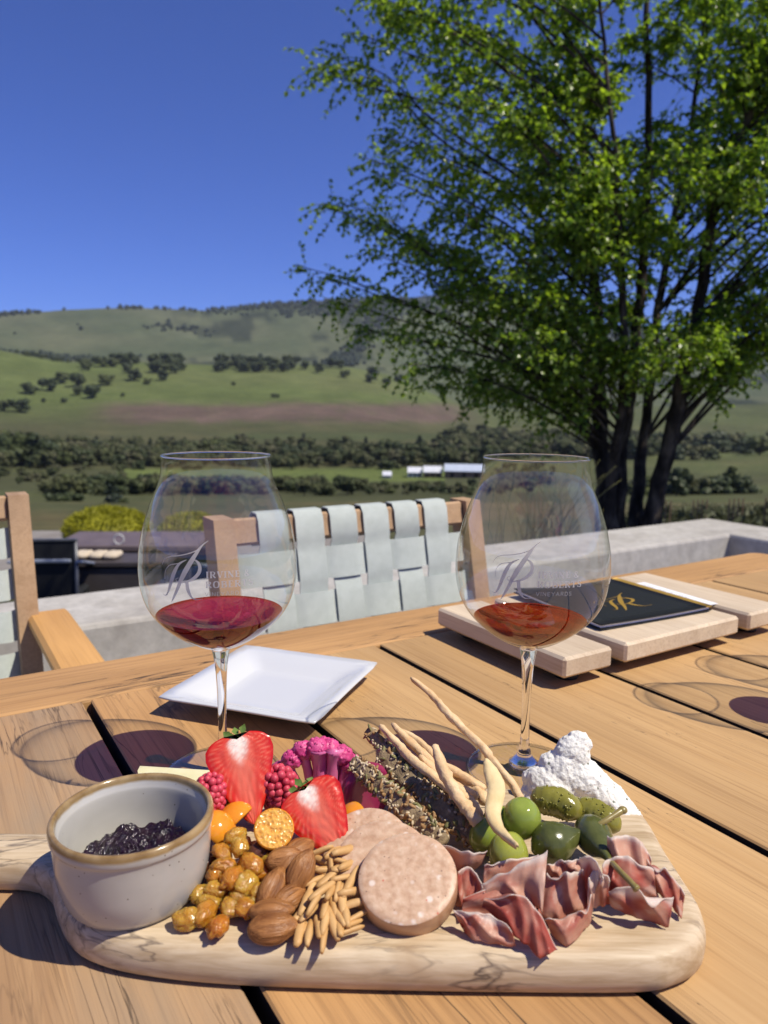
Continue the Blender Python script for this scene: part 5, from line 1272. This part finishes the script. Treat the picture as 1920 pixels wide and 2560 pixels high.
def sausage(p, nrm, r, label, seed):
    t = empty('sausage_slice'); place(t, p, frame(Vector((1, .1, 0)), nrm)); tag(t, label, 'sausage slice', 'sausage slices'); th = .0125; n_ = 64
    def rr2(a): return r * (1 + .018 * math.sin(2 * a + seed) + .012 * nz((math.cos(a) * 2, math.sin(a) * 2, seed), 1))
    for nm, mt, prof in (('cut_face', 'sausage', [(0.0, .0004), (.3, .0004), (.6, .0003), (.85, .0001), (.965, -.0003), (.988, -.0009)]), ('casing', 'casing', [(.988, -.0009), (1.0, -.0022), (1.0, -th + .001), (.97, -th), (0, -th)])):
        vs = []
        for (k, z) in prof:
            for j in range(n_): a = 2 * math.pi * j / n_; vs.append((rr2(a) * k * math.cos(a), rr2(a) * k * math.sin(a), z + .0003 * nz((math.cos(a) * k * 5, math.sin(a) * k * 5, seed), 1)))
        fs = [(i * n_ + j, (i + 1) * n_ + j, (i + 1) * n_ + (j + 1) % n_, i * n_ + (j + 1) % n_) for i in range(len(prof) - 1) for j in range(n_)]
        MB().add(vs, fs).build(nm, M[mt], t, sharp=50)
SC0 = on(880, 1892, .0395)
sausage(SC0, Vector((-.08, -.42, .90)), .0246, 'front slice of pale pink sausage leaning on the others', 1.0)
sausage(SC0 + Vector((-.0120, .0150, -.0022)), Vector((-.10, -.44, .89)), .0250, 'middle slice of the three sausage slices', 2.3)
sausage(SC0 + Vector((-.0205, .0270, -.0030)), Vector((-.13, -.46, .88)), .0246, 'rearmost sausage slice under the seed crackers', 4.1)

# ------------------------------------------------------------------ seed crackers
M['cracker'] = noisy('seed_cracker', (.17, .12, .07), (.40, .30, .17), 220, .8, .2, .6, 600, rnd=3, bdist=.002)
M['seed_pale'] = noisy('seed_pale', (.46, .36, .22), (.64, .53, .36), 60, .6, .3, rnd=4); M['seed_tan'] = noisy('seed_tan', (.26, .14, .055), (.38, .23, .10), 60, .6, .3, rnd=4); M['seed_green'] = noisy('seed_green', (.15, .14, .05), (.26, .24, .10), 60, .55, .3, rnd=4); M['seed_dark'] = flat('seed_dark', (.02, .016, .014), .5)
def seed_cracker(A, B_, nhint, wid, th, label, seed, ns=420):
    rs = random.Random(seed); A = Vector(A); B_ = Vector(B_); c_ = (A + B_) / 2; x = (B_ - A); L = x.length; x.normalize()
    nv_ = Vector(nhint); nv_ = (nv_ - x * nv_.dot(x)).normalized(); R = Matrix((x, nv_.cross(x), nv_)).transposed()
    t = empty('seed_cracker'); place(t, c_, R); tag(t, label, 'cracker', 'seed crackers'); mb = MB(); N = 30; vs = []
    for i in range(N + 1):
        s_ = -1 + 2 * i / N; w_ = wid / 2 * (1 - .35 * abs(s_) ** 6) * (1 + .22 * nz((s_ * 4, seed, 0), 1)); th_ = th / 2 * (1 + .3 * nz((s_ * 5, seed, 3), 1))
        for j in range(10): a = 2 * math.pi * j / 10; vs.append((s_ * L / 2, math.copysign(abs(math.cos(a)) ** .6, math.cos(a)) * w_ + .0012 * nz((s_ * 8, a, seed), 1), math.copysign(abs(math.sin(a)) ** .7, math.sin(a)) * th_ + .0010 * nz((s_ * 9, a, seed + 2), 1)))
    fs = [(i * 10 + j, i * 10 + (j + 1) % 10, (i + 1) * 10 + (j + 1) % 10, (i + 1) * 10 + j) for i in range(N) for j in range(10)] + [tuple(range(9, -1, -1)), tuple(N * 10 + j for j in range(10))]
    mb.add(vs, fs).build('crust', M['cracker'], t)
    sd = MB()
    for k in range(ns):
        s_ = rs.uniform(-.99, .99); a = rs.uniform(0, 6.28); w_ = wid / 2 * (1 - .35 * abs(s_) ** 6) * (1 + .22 * nz((s_ * 4, seed, 0), 1)); th_ = th / 2 * (1 + .3 * nz((s_ * 5, seed, 3), 1))
        p = Vector((s_ * L / 2, math.copysign(abs(math.cos(a)) ** .5, math.cos(a)) * w_, math.copysign(abs(math.sin(a)) ** .6, math.sin(a)) * th_)); m_ = rs.choice([0, 0, 0, 0, 1, 1, 2, 3])
        rr2 = {0: (.0017, .0009, .0007), 1: (.0034, .0013, .0009), 2: (.0036, .0018, .0008), 3: (.0012, .0008, .0006)}[m_]
        sd.ell(p, rr2, rnd_rot(rs), nu=7, nv=5, m=m_)
    o = sd.build('seeds', [M['seed_pale'], M['seed_tan'], M['seed_green'], M['seed_dark']], t); o['kind'] = 'stuff'
seed_cracker(at(764, 1646, .432), at(960, 1820, .374), (-.35, -.75, .55), .0105, .0070, 'seed cracker in front, its far end above the beet wedge', 1)
seed_cracker(at(822, 1632, .447), at(1050, 1826, .384), (-.5, -.55, .7), .0135, .0070, 'seed cracker in the middle of the stack beside the sausage', 2)
seed_cracker(at(795, 1578, .462), at(1000, 1775, .405), (-.3, -.8, .5), .0085, .0055, 'thin seed cracker at the back under the cheese straws', 3, 200)

# ------------------------------------------------------------------ cheese straws
t = NT('straw'); v = t.coord('Object', (1, 1, 1), 3); n1 = t.noise(v, 120, 4); c = t.ramp(n1.outputs[0], [(.3, (.62, .39, .19)), (.7, (.76, .56, .33))]); t.bump(t.noise(v, 420, 4).outputs[0], .5, .0012); M['straw'] = t.fin(c, .6, .3, sss=.08, sscale=.002)
def straw(pts, Y0, Y1, r, label, seed, tip=.55):
    k = len(pts); P_ = [at(*q3_(X, Y), Y0 + (Y1 - Y0) * i / (k - 1)) for i, (X, Y) in enumerate(pts)]; P_ = catmull(P_, 6); n_ = len(P_)
    rad = [1.25 * r * (tip + (1 - tip) * min(1, i / (n_ * .25))) * (1 + .13 * nz((i * .45, seed, 0), 1)) for i in range(n_)]; rad[0] *= .5; rad[-1] *= .6
    c_ = P_[n_ // 2].copy(); o = MB().tube([p - c_ for p in P_], rad, 12, wob=.34, seed=seed).build('cheese_straw', M['straw'], loc=c_); return tag(o, label, 'cheese straw', 'cheese straws')
straw([(575, 40), (750, 190), (850, 310), (980, 440), (1120, 570), (1200, 680), (1330, 830), (1425, 985)], .470, .412, .0021, 'longest thin cheese straw jutting up between the wine glasses', 1)
straw([(335, 405), (480, 560), (560, 650), (700, 760), (860, 890), (1010, 975)], .455, .405, .0023, 'cheese straw lying closest to the seed crackers', 2)
straw([(430, 395), (540, 510), (680, 640), (800, 770), (930, 880), (1090, 960)], .462, .412, .0023, 'cheese straw second from the seed crackers', 3)
straw([(480, 440), (600, 510), (720, 610), (800, 700), (960, 790), (1145, 905)], .468, .420, .0021, 'rear cheese straw partly hidden behind the others', 4)
straw([(755, 555), (800, 690), (870, 850), (960, 990), (1040, 1090), (1095, 1165)], .420, .386, .0030, 'thick short cheese straw on top pointing straight up', 5, .4)
straw([(640, 640), (800, 800), (950, 920), (1060, 1040), (1130, 1190)], .436, .398, .0028, 'cheese straw under the thick one, ending beside the olives', 6)
straw([(890, 770), (1000, 860), (1090, 920), (1160, 1010)], .438, .412, .0030, 'short pale cheese straw stub behind the flat cracker', 7)
def ribbon3(P_, wd, side, th):
    mb = MB(); vs = []; k = len(P_)
    for i in range(k):
        tg = (P_[min(i + 1, k - 1)] - P_[max(i - 1, 0)]).normalized(); sd = side[i]; sd = (sd - tg * sd.dot(tg)).normalized(); nr = tg.cross(sd)
        for a_, b_ in ((-1, -1), (-.5, -1), (0, -1), (.5, -1), (1, -1), (1, 1), (.5, 1), (0, 1), (-.5, 1), (-1, 1)): vs.append(P_[i] + sd * (a_ * wd[i]) + nr * (b_ * th / 2 + .0012 * (1 - abs(a_)) + .0005 * nz((a_ * 3, i * .5, 0), 1)))
    n_ = 10; fs = [(i * n_ + j, i * n_ + (j + 1) % n_, (i + 1) * n_ + (j + 1) % n_, (i + 1) * n_ + j) for i in range(k - 1) for j in range(n_)] + [tuple(range(n_ - 1, -1, -1)), tuple((k - 1) * n_ + j for j in range(n_))]
    return mb.add(vs, fs)
fp = [(1150, 675, 16), (1185, 760, 55), (1222, 850, 68), (1232, 920, 66), (1215, 1010, 62), (1205, 1090, 56), (1240, 1190, 42), (1310, 1270, 26), (1392, 1345, 12)]
P_ = catmull([at(*q3_(X, Y), .416 - .072 * (i / 8) ** 1.2) for i, (X, Y, _) in enumerate(fp)], 5); wd = [float(np.interp(i / (len(P_) - 1) * 8, range(9), [w_ for *_, w_ in fp])) / 3.073 / FPX * .43 for i in range(len(P_))]
c_ = P_[20].copy(); M['flatstraw'] = noisy('flat_cracker', (.66, .47, .22), (.76, .60, .33), 60, .6, .3, .4, 330, rnd=0)
o = ribbon3([p - c_ for p in P_], wd, [Vector((1, .3 * math.sin(i * .12), .15 * math.sin(i * .2))) for i in range(len(P_))], .0022).build('flat_cracker', M['flatstraw'], loc=c_); tag(o, 'flat twisted pale cracker strip resting on the olives', 'cracker')

# ------------------------------------------------------------------ olives, cornichons, caperberries
M['olive'] = noisy('green_olive', (.20, .26, .035), (.29, .35, .065), 50, .14, .5, .06, 300, rnd=3, sss=.25, ssr=(.6, 1, .2), sscale=.003); M['olive_y'] = noisy('yellow_olive', (.28, .31, .045), (.38, .40, .075), 50, .14, .5, .06, 300, rnd=3, sss=.25, ssr=(.8, 1, .2), sscale=.003)
M['pit_hole'] = flat('pit_hole', (.05, .04, .012), .5)
def olive(p, r, R, mt, label, hole=None):
    t = empty('green_olive'); place(t, p, R); tag(t, label, 'olive', 'green olives')
    MB().ell((0, 0, 0), (r * .97, r * .97, r * 1.08), nu=32, nv=20, fn=lambda q: q * (1 + .015 * nz(q, 1.6, r * 900) - .05 * smooth01(.93, 1, q.z))).build('flesh', M[mt], t)
    if hole: MB().ell(hole, (r * .13, r * .13, r * .06), nu=10, nv=6, fn=lambda q: q * (1 + .5 * nz(q, 2))).build('pit_hole', M['pit_hole'], t)
olive(on(1127, 1768, .0425), .0112, Rx(.3), 'olive', 'upper bright green olive beside the cornichon')
olive(on(1098, 1845, .0345), .0110, Rx(-.5), 'olive_y', 'lower yellowish green olive with a pit hole above the ham', hole=Vector((-.0038, -.0012, .0108)))
olive(on(1052, 1806, .0325), .0100, Ry(.6), 'olive', 'shaded olive under the tip of the seed cracker')
olive(on(1078, 1778, .0360), .0095, Ry(-.4), 'olive', 'olive half hidden behind the flat cracker strip')
M['cornichon'] = noisy('cornichon', (.16, .145, .018), (.27, .25, .045), 70, .16, .5, .25, 420, rnd=3, sss=.15, ssr=(.8, 1, .2), sscale=.003)
def cornichon(a, b_, h, r, label, seed):
    A, B_ = onb(*a, h), onb(*b_, h); c_ = (A + B_) / 2; P_ = [A.lerp(B_, s_) + Vector((0, .003, .003)) * math.sin(s_ * 3.14) - c_ for s_ in np.linspace(0, 1, 26)]
    rad = [r * math.sqrt(max(.03, 1 - abs(2 * i / 25 - 1) ** 3.2)) for i in range(26)]; mb = MB(); mb.tube(P_, rad, 22, wob=.10, seed=seed); rs = random.Random(seed)
    for k in range(60):
        i = rs.randrange(3, 23); d = Vector((rs.gauss(0, 1), rs.gauss(-.4, 1), rs.gauss(.4, 1))); tg = (P_[i + 1] - P_[i - 1]).normalized(); d = (d - tg * d.dot(tg)).normalized(); mb.ell(P_[i] + d * rad[i] * .97, (rs.uniform(.0005, .0009),) * 3, nu=6, nv=5)
    tag(mb.build('cornichon', M['cornichon'], loc=c_), label, 'cornichon', 'cornichons')
cornichon((1146, 1733), (1256, 1762), .0150, .0086, 'bumpy olive-green cornichon right behind the upper olive', 1)
cornichon((1240, 1752), (1338, 1793), .0115, .0080, 'yellower cornichon leaning on the white cheese', 2)
M['caper'] = noisy('caperberry', (.050, .060, .012), (.115, .125, .035), 90, .2, .5, .15, 500, rnd=3, stretch=(1, 1, .4)); M['caper_stem'] = noisy('caper_stem', (.20, .15, .04), (.30, .24, .08), 60, .3, .5, rnd=2)
def caper(body, nose, neck, stem, r, label, knob=False):
    N_, K_ = Vector(nose), Vector(neck); c_ = Vector(body); ax = [N_.lerp(K_, s_) - c_ for s_ in np.linspace(0, 1, 20)]
    prof = [0, .42, .62, .76, .87, .95, .99, 1, .99, .95, .89, .81, .71, .60, .49, .39, .30, .23, .17, .13]
    t = empty('caperberry', c_); tag(t, label, 'caperberry', 'caperberries'); MB().tube(ax, [max(.0004, r * q) for q in prof], 20, wob=.05, seed=r * 999).build('berry', M['caper'], t)
    sp_ = catmull([K_ - c_ - (K_ - N_) * .04] + [Vector(s_) - c_ for s_ in stem], 6); n_ = len(sp_); s = MB(); s.tube(sp_, [.0015 + (.0004 if i > n_ - 4 else 0) for i in range(n_)], 9)
    if knob: s.ell(sp_[-1], (.0027, .0024, .0021), nu=12, nv=8)
    s.build('stalk', M['caper_stem'], t)
caper(on(1205, 1822, .036), on(1148, 1838, .033), on(1268, 1796, .042), [on(1300, 1778, .048), on(1345, 1750, .052)], .0118, 'dark caperberry with a long stalk ending in a knob', True)
caper(on(1278, 1806, .036), on(1262, 1775, .036), on(1318, 1860, .043), [on(1342, 1885, .046), on(1362, 1905, .046), on(1376, 1921, .045)], .0100, 'greener caperberry whose stalk hangs over the ham')

# ------------------------------------------------------------------ cured ham, folded slices
M['ham'] = vcol('cured_ham', .42, .35, sss=.10, ssr=(1, .35, .25), sscale=.002, bump=.5, bscale=300, trans=.32)
def ham(top, bot, label, seed, fat=.16, tone=.5, nu_=46, nv_=18, fold=.0022, rough=.0):
    t_ = catmull([onb(*q5(X, Y), h) for X, Y, h in top], 12); b_ = catmull([onb(*q5(X, Y), h) for X, Y, h in bot], 12)
    def pick(c, s_): f = s_ * (len(c) - 1); i = min(int(f), len(c) - 2); return c[i].lerp(c[i + 1], f - i)
    vs = []; cols = []; rs = random.Random(seed); cen = pick(t_, .5).lerp(pick(b_, .5), .5)
    for i in range(nu_ + 1):
        s_ = i / nu_; T, B_ = pick(t_, s_), pick(b_, s_)
        for j in range(nv_ + 1):
            v_ = j / nv_; p = B_.lerp(T, v_); out = camdir(p)
            bulge = math.sin(v_ * math.pi) * .0018 + fold * 1.9 * (.4 - 2 * abs(nz((s_ * 2.1 + v_ * .8, v_ * .7, seed), 1))) + fold * .28 * (.3 - 2 * abs(nz((s_ * 4.5 - v_, v_ * 1.4, seed + 4), 1)))
            cu = smooth01(.72, 1.0, v_) * max(0, .55 + 1.2 * nz((s_ * 2.2, seed + 7, 0), 1)); bulge += .0042 * cu * cu
            p = p + out * bulge + Vector((0, 0, .0016 * nz((s_ * 6, seed, v_), 1) - .0030 * cu ** 3)); p.z = max(p.z, ZT + BZ + .0006); vs.append(p - cen)
            g = fbm((s_ * 2.4 + seed, v_ * 1.3, 1), 1, seed, 3); fib = nz((s_ * 4 + v_ * 2, v_ * 22, seed), 1)
            c_ = mixc((.44, .085, .058), (.70, .40, .285), smooth01(0, 1, tone + .12 + 1.25 * g + .10 * fib))
            fm = smooth01(1 - 1.4 * fat * (1 + .8 * nz((s_ * 4, seed, 5), 1)), 1.0 - fat * .3, v_); c_ = mixc(c_, (.80, .69, .61), .95 * fm)
            st_ = smooth01(.34, .42, nz((s_ * 3.2 + v_ * 1.2, v_ * 2.4, seed + 9), 1)); c_ = mixc(c_, (.72, .52, .42), .55 * st_); cols.append(c_)
    fs = [(i * (nv_ + 1) + j, (i + 1) * (nv_ + 1) + j, (i + 1) * (nv_ + 1) + j + 1, i * (nv_ + 1) + j + 1) for i in range(nu_) for j in range(nv_)]
    me = D.meshes.new('ham_slice'); me.from_pydata([tuple(v_) for v_ in vs], [], fs); paint(me, cols); me.materials.append(M['ham']); me.polygons.foreach_set('use_smooth', [True] * len(fs)); me.update()
    o = link('ham_slice', me, None, cen); md = o.modifiers.new('thick', 'SOLIDIFY'); md.thickness = .0005; md.offset = 0
    return tag(o, label, 'ham slice', 'folded cured ham slices')
ham([(-95, 470, .020), (60, 510, .024), (200, 545, .025), (315, 525, .022)], [(-70, 640, .006), (50, 730, .008), (130, 720, .010), (270, 640, .012)], 'ham slice curling up under the seed crackers', 1, .12, .62)
ham([(85, 690, .018), (160, 655, .020), (240, 720, .017), (290, 850, .013)], [(50, 960, .001), (120, 1000, .001), (210, 1000, .002), (290, 965, .005)], 'dark ham fold beside the front sausage slice', 2, .08, .25)
ham([(40, 1000, .010), (200, 1020, .012), (350, 1040, .012), (500, 1150, .009)], [(110, 1140, .002), (170, 1220, .001), (320, 1275, .0008), (540, 1285, .0008)], 'low ham slice with pale edge at the left front of the ham', 3, .28, .28)
ham([(260, 790, .014), (450, 700, .021), (620, 610, .027), (795, 525, .032)], [(270, 920, .008), (480, 900, .012), (650, 930, .013), (750, 1030, .010)], 'pale pink ham slice rising to a white tip below the caperberry', 4, .14, .80)
ham([(290, 905, .015), (480, 845, .021), (620, 895, .020), (740, 1060, .014), (880, 1310, .005)], [(270, 985, .009), (420, 1100, .008), (560, 1235, .005), (640, 1300, .003), (730, 1390, .0008)], 'broad dark red ham strip running down to the front edge', 5, .04, .22)
ham([(790, 700, .024), (900, 690, .027), (1000, 700, .027), (1075, 680, .027)], [(715, 1030, .008), (840, 1100, .004), (960, 1090, .004), (1115, 1010, .006)], 'ham slice standing in the middle of the ham row', 6, .10, .45)
ham([(770, 1075, .010), (950, 1050, .012), (1100, 950, .015), (1145, 880, .019)], [(820, 1190, .002), (930, 1290, .0008), (1045, 1215, .001), (1140, 1090, .003)], 'ham slice with a white pointed front corner', 7, .05, .50)
ham([(1050, 575, .030), (1120, 560, .033), (1210, 640, .031), (1290, 770, .024)], [(1075, 890, .010), (1125, 960, .008), (1190, 975, .007), (1250, 970, .007)], 'ham slice rolled into a pale curl at the centre right', 8, .30, .40)
ham([(1120, 740, .024), (1170, 690, .027), (1225, 700, .027), (1240, 760, .025)], [(1110, 1080, .004), (1150, 1020, .006), (1160, 900, .012), (1200, 830, .018)], 'narrow white-edged ham edge hanging from the pale curl', 12, .5, .75, nu_=24)
ham([(1270, 405, .031), (1400, 385, .033), (1540, 460, .029), (1620, 590, .022)], [(1280, 820, .010), (1400, 890, .010), (1500, 870, .012), (1620, 790, .013)], 'large salmon-pink ham slice under the hanging caper stalk', 9, .10, .78)
ham([(1280, 850, .014), (1400, 815, .019), (1540, 840, .019), (1680, 870, .017), (1800, 900, .015)], [(1290, 970, .006), (1450, 1045, .003), (1600, 1100, .0015), (1760, 1140, .001)], 'low wavy ham slice with white rim at the right front', 10, .30, .35)
ham([(1590, 590, .023), (1700, 640, .023), (1800, 750, .019), (1890, 860, .012)], [(1610, 800, .011), (1700, 890, .009), (1800, 1000, .004), (1860, 1075, .001)], 'rightmost ham slice at the edge of the board', 11, .10, .34)
ham([(120, 900, .010), (400, 800, .015), (760, 760, .018), (1150, 700, .020), (1550, 560, .020)], [(100, 1080, .002), (420, 1090, .004), (800, 1060, .005), (1200, 960, .006), (1700, 950, .005)], 'deep red ham slice lying underneath the other folds', 13, .05, .10, nu_=60)

ham([(290, 640, .021), (480, 590, .023), (720, 560, .024)], [(280, 830, .010), (490, 830, .010), (720, 800, .011)], 'shaded ham fold right below the yellowish olive', 14, .10, .45)
ham([(780, 640, .021), (920, 600, .024), (1060, 590, .026)], [(790, 800, .012), (930, 800, .012), (1070, 780, .013)], 'ham fold under the dark caperberry', 15, .14, .55)
ham([(1230, 640, .024), (1330, 560, .027), (1480, 600, .026), (1640, 680, .022)], [(1240, 900, .010), (1360, 930, .009), (1500, 930, .009), (1660, 900, .009)], 'inner ham fold behind the low wavy slice', 16, .12, .30)

# ------------------------------------------------------------------ herbed white cheese
t = NT('fresh_cheese'); v = t.coord('Object'); vo = t.n('TexVoronoi', Vector=v, Scale=260.0); n1 = t.noise(v, 120, 5)
hb = t.mix((0, 0, 0), t.ramp(vo.outputs['Distance'], [(.16, 1.0), (.28, 0.0)]), t.ramp(n1.outputs[0], [(.50, 0.0), (.58, 1.0)]))
c = t.mix((.82, .80, .745), (.15, .165, .12), hb); t.bump(t.noise(v, 520, 5, .65).outputs[0], .7, .0016); M['cheese'] = t.fin(c, .65, .3, sss=.15, ssr=(1, .95, .85), sscale=.002)
mb = MB(); cc = at(1235, 1700, .452)
for (x, y, Y, r, s_) in [(1195, 1700, .452, (.020, .014, .014), 1), (1212, 1672, .455, (.016, .013, .017), 2), (1232, 1640, .457, (.0135, .011, .017), 3), (1245, 1612, .458, (.009, .008, .011), 4), (1256, 1594, .458, (.0042, .004, .0045), 5), (1240, 1592, .458, (.0038, .0035, .004), 6), (1262, 1604, .457, (.003, .003, .003), 16), (1262, 1690, .452, (.018, .013, .014), 7), (1298, 1712, .449, (.016, .013, .0115), 8), (1330, 1740, .444, (.014, .012, .0095), 9), (1358, 1765, .438, (.011, .010, .007), 10), (1165, 1720, .450, (.012, .011, .009), 11)]:
    mb.ell(at(x, y, Y) - cc, r, Ry(.2 if x < 1240 else .5), nu=18, nv=12, fn=lambda q, s_=s_: q * (1 + .18 * nz(q, 1.7, s_)))
o = mb.build('herbed_cheese', M['cheese'], loc=cc); md = o.modifiers.new('fuse', 'REMESH'); md.mode = 'VOXEL'; md.voxel_size = .00085; md.use_smooth_shade = True
tx = D.textures.new('curd_texture', 'CLOUDS'); tx.noise_scale = .0026; tx.noise_depth = 3; sm = o.modifiers.new('soften', 'SMOOTH'); sm.factor = .6; sm.iterations = 14; md = o.modifiers.new('curd', 'DISPLACE'); md.texture = tx; md.strength = .0024; md.mid_level = .5; md.texture_coords = 'LOCAL'
tag(o, 'crumbly white herbed cheese piled to a peak at the back right of the board', 'cheese')
HAZE_D = 4.8e-5
# ------------------------------------------------------------------ the air over the valley
zlo = min(v_[2] for v_ in vs_land) - 1.0; zhi = max(v_[2] for v_ in vs_land) + 25.0
hz_ = MB().box((0, 0, (zlo + zhi) / 2), (13400, 13400, zhi - zlo)).build('haze', [], smooth=False); tag(hz_, kind='stuff')
t = NT('haze_air'); t.t.nodes.remove(t.b)
vp = t.n('VolumePrincipled', Density=HAZE_D); vp.inputs['Color'].default_value = (.80, .87, 1.0, 1); vp.inputs['Anisotropy'].default_value = 0.2
t.t.links.new(vp.outputs[0], t.out.inputs['Volume']); hz_.data.materials.append(t.m)

# ------------------------------------------------------------------ single out the things of small groups by their place in the row
ORD = ['leftmost', 'second', 'third', 'fourth', 'fifth', 'sixth', 'seventh', 'eighth', 'ninth', 'tenth', 'eleventh', 'twelfth', 'thirteenth', 'fourteenth', 'fifteenth', 'sixteenth', 'seventeenth', 'eighteenth', 'nineteenth', 'twentieth'] + ['twenty-' + w_ for w_ in ('first', 'second', 'third', 'fourth', 'fifth', 'sixth', 'seventh', 'eighth', 'ninth')] + ['thirtieth']
for grp, noun in (('oaks scattered on the green hillside', 'lone dark oaks on the open hillside'), ('tall trees at the left of the valley', 'tall dark trees clumped at the valley\'s left end'), ('conifers at the foot of the hill', 'lone conifers at the foot of the hill'),
                  ('trees at the vineyard edge', 'bushy trees at the vineyard\'s far edge'), ('trees right of the birch', 'leafy trees in the strip right of the birch'), ('bushes at the field edge', 'dull bushes at the dry field\'s edge'),
                  ('trees in line at the left crest', 'small trees lined along the left crest'), ('trees above the white sheds', 'dark trees in the row above the sheds')):
    row = sorted([o for o in D.objects if o.parent is None and o.get('group') == grp], key=lambda o: o.location.x / max(o.location.y, .1))
    for k, o in enumerate(row):
        o['label'] = ('leftmost of the ' if k == 0 else ('rightmost of the ' if k == len(row) - 1 else ORD[k] + ' from the left of the ')) + noun
